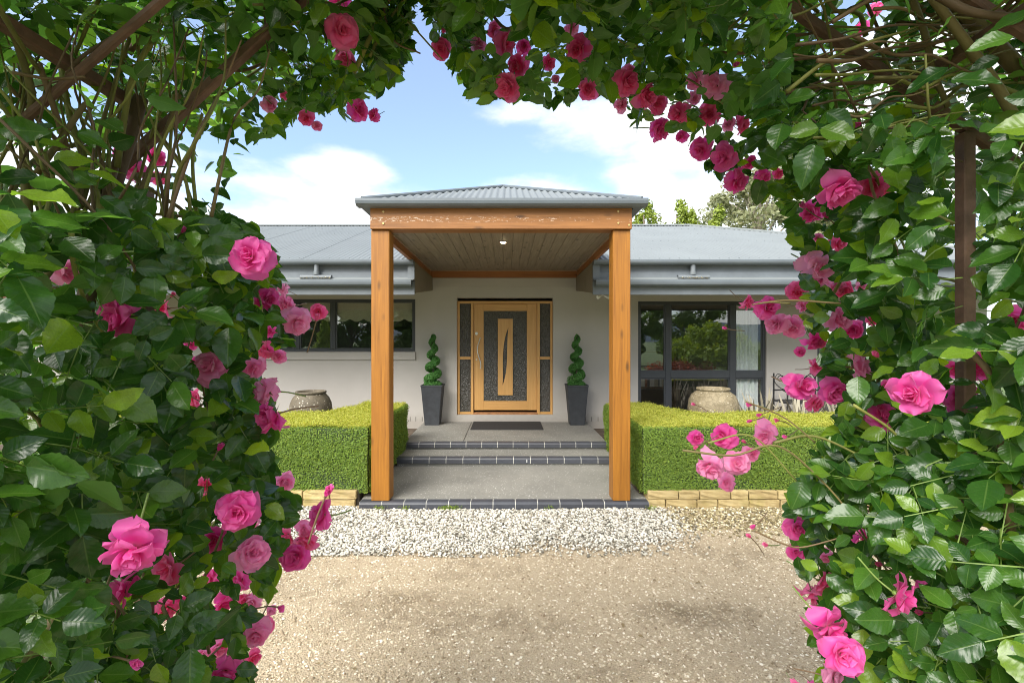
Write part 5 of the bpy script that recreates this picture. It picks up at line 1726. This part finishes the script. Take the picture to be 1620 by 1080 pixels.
def calyx_mesh(seed, stalk, bend, big):
    rs = random.Random(seed)
    bm = bmesh.new()
    g = lathe(bm, [(.012, -.14), (.055, -.12), (.075, -.06), (.06, -.01), (.03, .01)], (0, 0, 0), 8)
    for i in range(5):
        a = i * 2 * PI / 5 + rs.uniform(-.2, .2)
        d = Vector((math.cos(a), math.sin(a), 0)); s = Vector((-math.sin(a), math.cos(a), 0))
        tl_ = rs.uniform(-.25, .1) if big else .30
        pr = None
        for t in range(5):
            f = t / 4
            p = d * (.05 + .24 * f * (1 if big else .35)) + Vector((0, 0, -.02 + tl_ * f))
            wv = .045 * (1 - f) + .002
            c_ = (bm.verts.new(p - s * wv), bm.verts.new(p + s * wv))
            if pr: bm.faces.new((pr[0], pr[1], c_[1], c_[0]))
            pr = c_
    tube(bm, spline([(0, 0, -.12), (bend[0] * .3, bend[1] * .3, -stalk * .5), (bend[0], bend[1], -stalk)], 5), .026 if big else .05, 6)
    me = bpy.data.meshes.new('calyx'); bm.normal_update(); bm.to_mesh(me); bm.free()
    for p in me.polygons: p.use_smooth = True
    me.materials.append(M['green_stem'] if seed % 2 else M['red_stem'])
    return me
CM = [calyx_mesh(i, 1.15, (rs1, rs2), True) for i, (rs1, rs2) in enumerate(((.3, .2), (-.3, .1), (.1, -.4), (.4, -.2)))]
CMB = [calyx_mesh(i, 2.6, (rs1, rs2), False) for i, (rs1, rs2) in enumerate(((.3, .3), (-.4, .2), (.2, -.5)))]
TONES = [((.84, .035, .40), (.90, .10, .52)), ((.90, .09, .33), (.93, .18, .45)), ((.95, .34, .64), (.96, .50, .74))]
def place_flower(px, py, Y, dia, tone, bud=False, cream=False):
    plant_ = int(px > 662)
    o = link('rose_bud' if bud else 'rose_flower', rc.choice(BM_ if bud else FM), roses[plant_])
    p = at(px, py, Y)
    top = py < 330
    ax = Vector((rc.uniform(-1.1, 1.1) - (px - CX) / 1800, -rc.uniform(.45, 1.0), rc.uniform(-.55, .35) if not top else rc.uniform(-.75, -.1)))
    if bud:
        ax = Vector((rc.uniform(-.25, .25) - (px - CX) / 620, -.35, rc.uniform(-.25, .8) if not top else rc.uniform(-1.2, -.4)))
    q = ax.normalized().to_track_quat('Z', 'Y')
    sc_ = dia * .80
    o.matrix_local = Matrix.Translation(p - Vector(roses[plant_].location)) @ q.to_matrix().to_4x4() @ Matrix.Rotation(rc.uniform(0, 6), 4, 'Z') @ Matrix.Diagonal((sc_, sc_, sc_ * rc.uniform(.9, 1.25), 1))
    a, b = TONES[tone]
    t = rc.random()
    col = [a[i] + (b[i] - a[i]) * t for i in range(3)]
    if cream: col = (.62, .38, .14)
    o.color = (*col, 1)
    c_ = link('calyx', rc.choice(CMB if bud else CM), o)
    return o
for (fx_, fy_, fY, fw, tn) in flow:
    place_flower(fx_, fy_, fY, fw * fY / FPX, tn)
for (fx_, fy_, fw) in BUD:
    Yb = min(max(FPX * .030 / fw, .7), 1.25)
    place_flower(fx_, fy_, Yb, fw * Yb / FPX * 1.25, rc.choice((0, 1)), True)
wf = place_flower(8, 462, .66, .05, 0, False, True)
wf['label'] = 'faded cream brown bloom'

# ================================================================== small litter
for i, (px_, py_) in enumerate(((838, 905), (1108, 922), (560, 1062), (1165, 880), (985, 985), (505, 1052), (700, 846), (1010, 1005), (1180, 840))):
    Yg = FPX * (EYE - .02) / (py_ - CY)
    X = (px_ - CX) * Yg / FPX
    o = link('fallen_leaf', HI_MESH[i % NV].copy(), None, (X, Yg, float(drive_z(X, Yg)) + .014))
    o.data.materials.clear(); o.data.materials.append(M['rubble'])
    o.scale = (.035,) * 3
    o.rotation_euler = (random.uniform(-.2, .2), random.uniform(-.2, .2), random.uniform(0, 6))
    tag(o, 'small dry brown leaf ' + ('in the darker damp patch of the drive', 'on the drive well right of the damp patch', 'at the near left edge of the drive by the roses', 'just below the mossy pebbles', 'in the middle of the pale drive', 'beside the hanging rose buds, on the left edge', 'on the white pebbles near their front edge', 'right of the drive centre, near the viewer', 'among the mossy pebbles under the sandstone')[i], 'leaf', 'dry leaves on the gravel')
P, Nn = [], []
for (px_, cnt_) in ((702, 60), (718, 90), (640, 30), (1030, 40), (870, 20), (600, 50)):
    X = (px_ - CX) * 5.03 / FPX
    P.append(np.stack([X + rng.normal(0, .03, cnt_), 5.04 + rng.normal(0, .012, cnt_), .02 + rng.random(cnt_) * .045], 1)); Nn.append(rng.normal(0, 1, (cnt_, 3)) * np.array([1, 1, .15]))
P = np.concatenate(P); Nn = np.concatenate(Nn)
o = leaf_obj('grass_tufts', P, Nn, np.abs(rng.normal(.035, .01, len(P))), M['weep_leaf'], None, .2, .16)
tag(o, 'tufts of grass growing against the brick edge of the slab', 'grass')
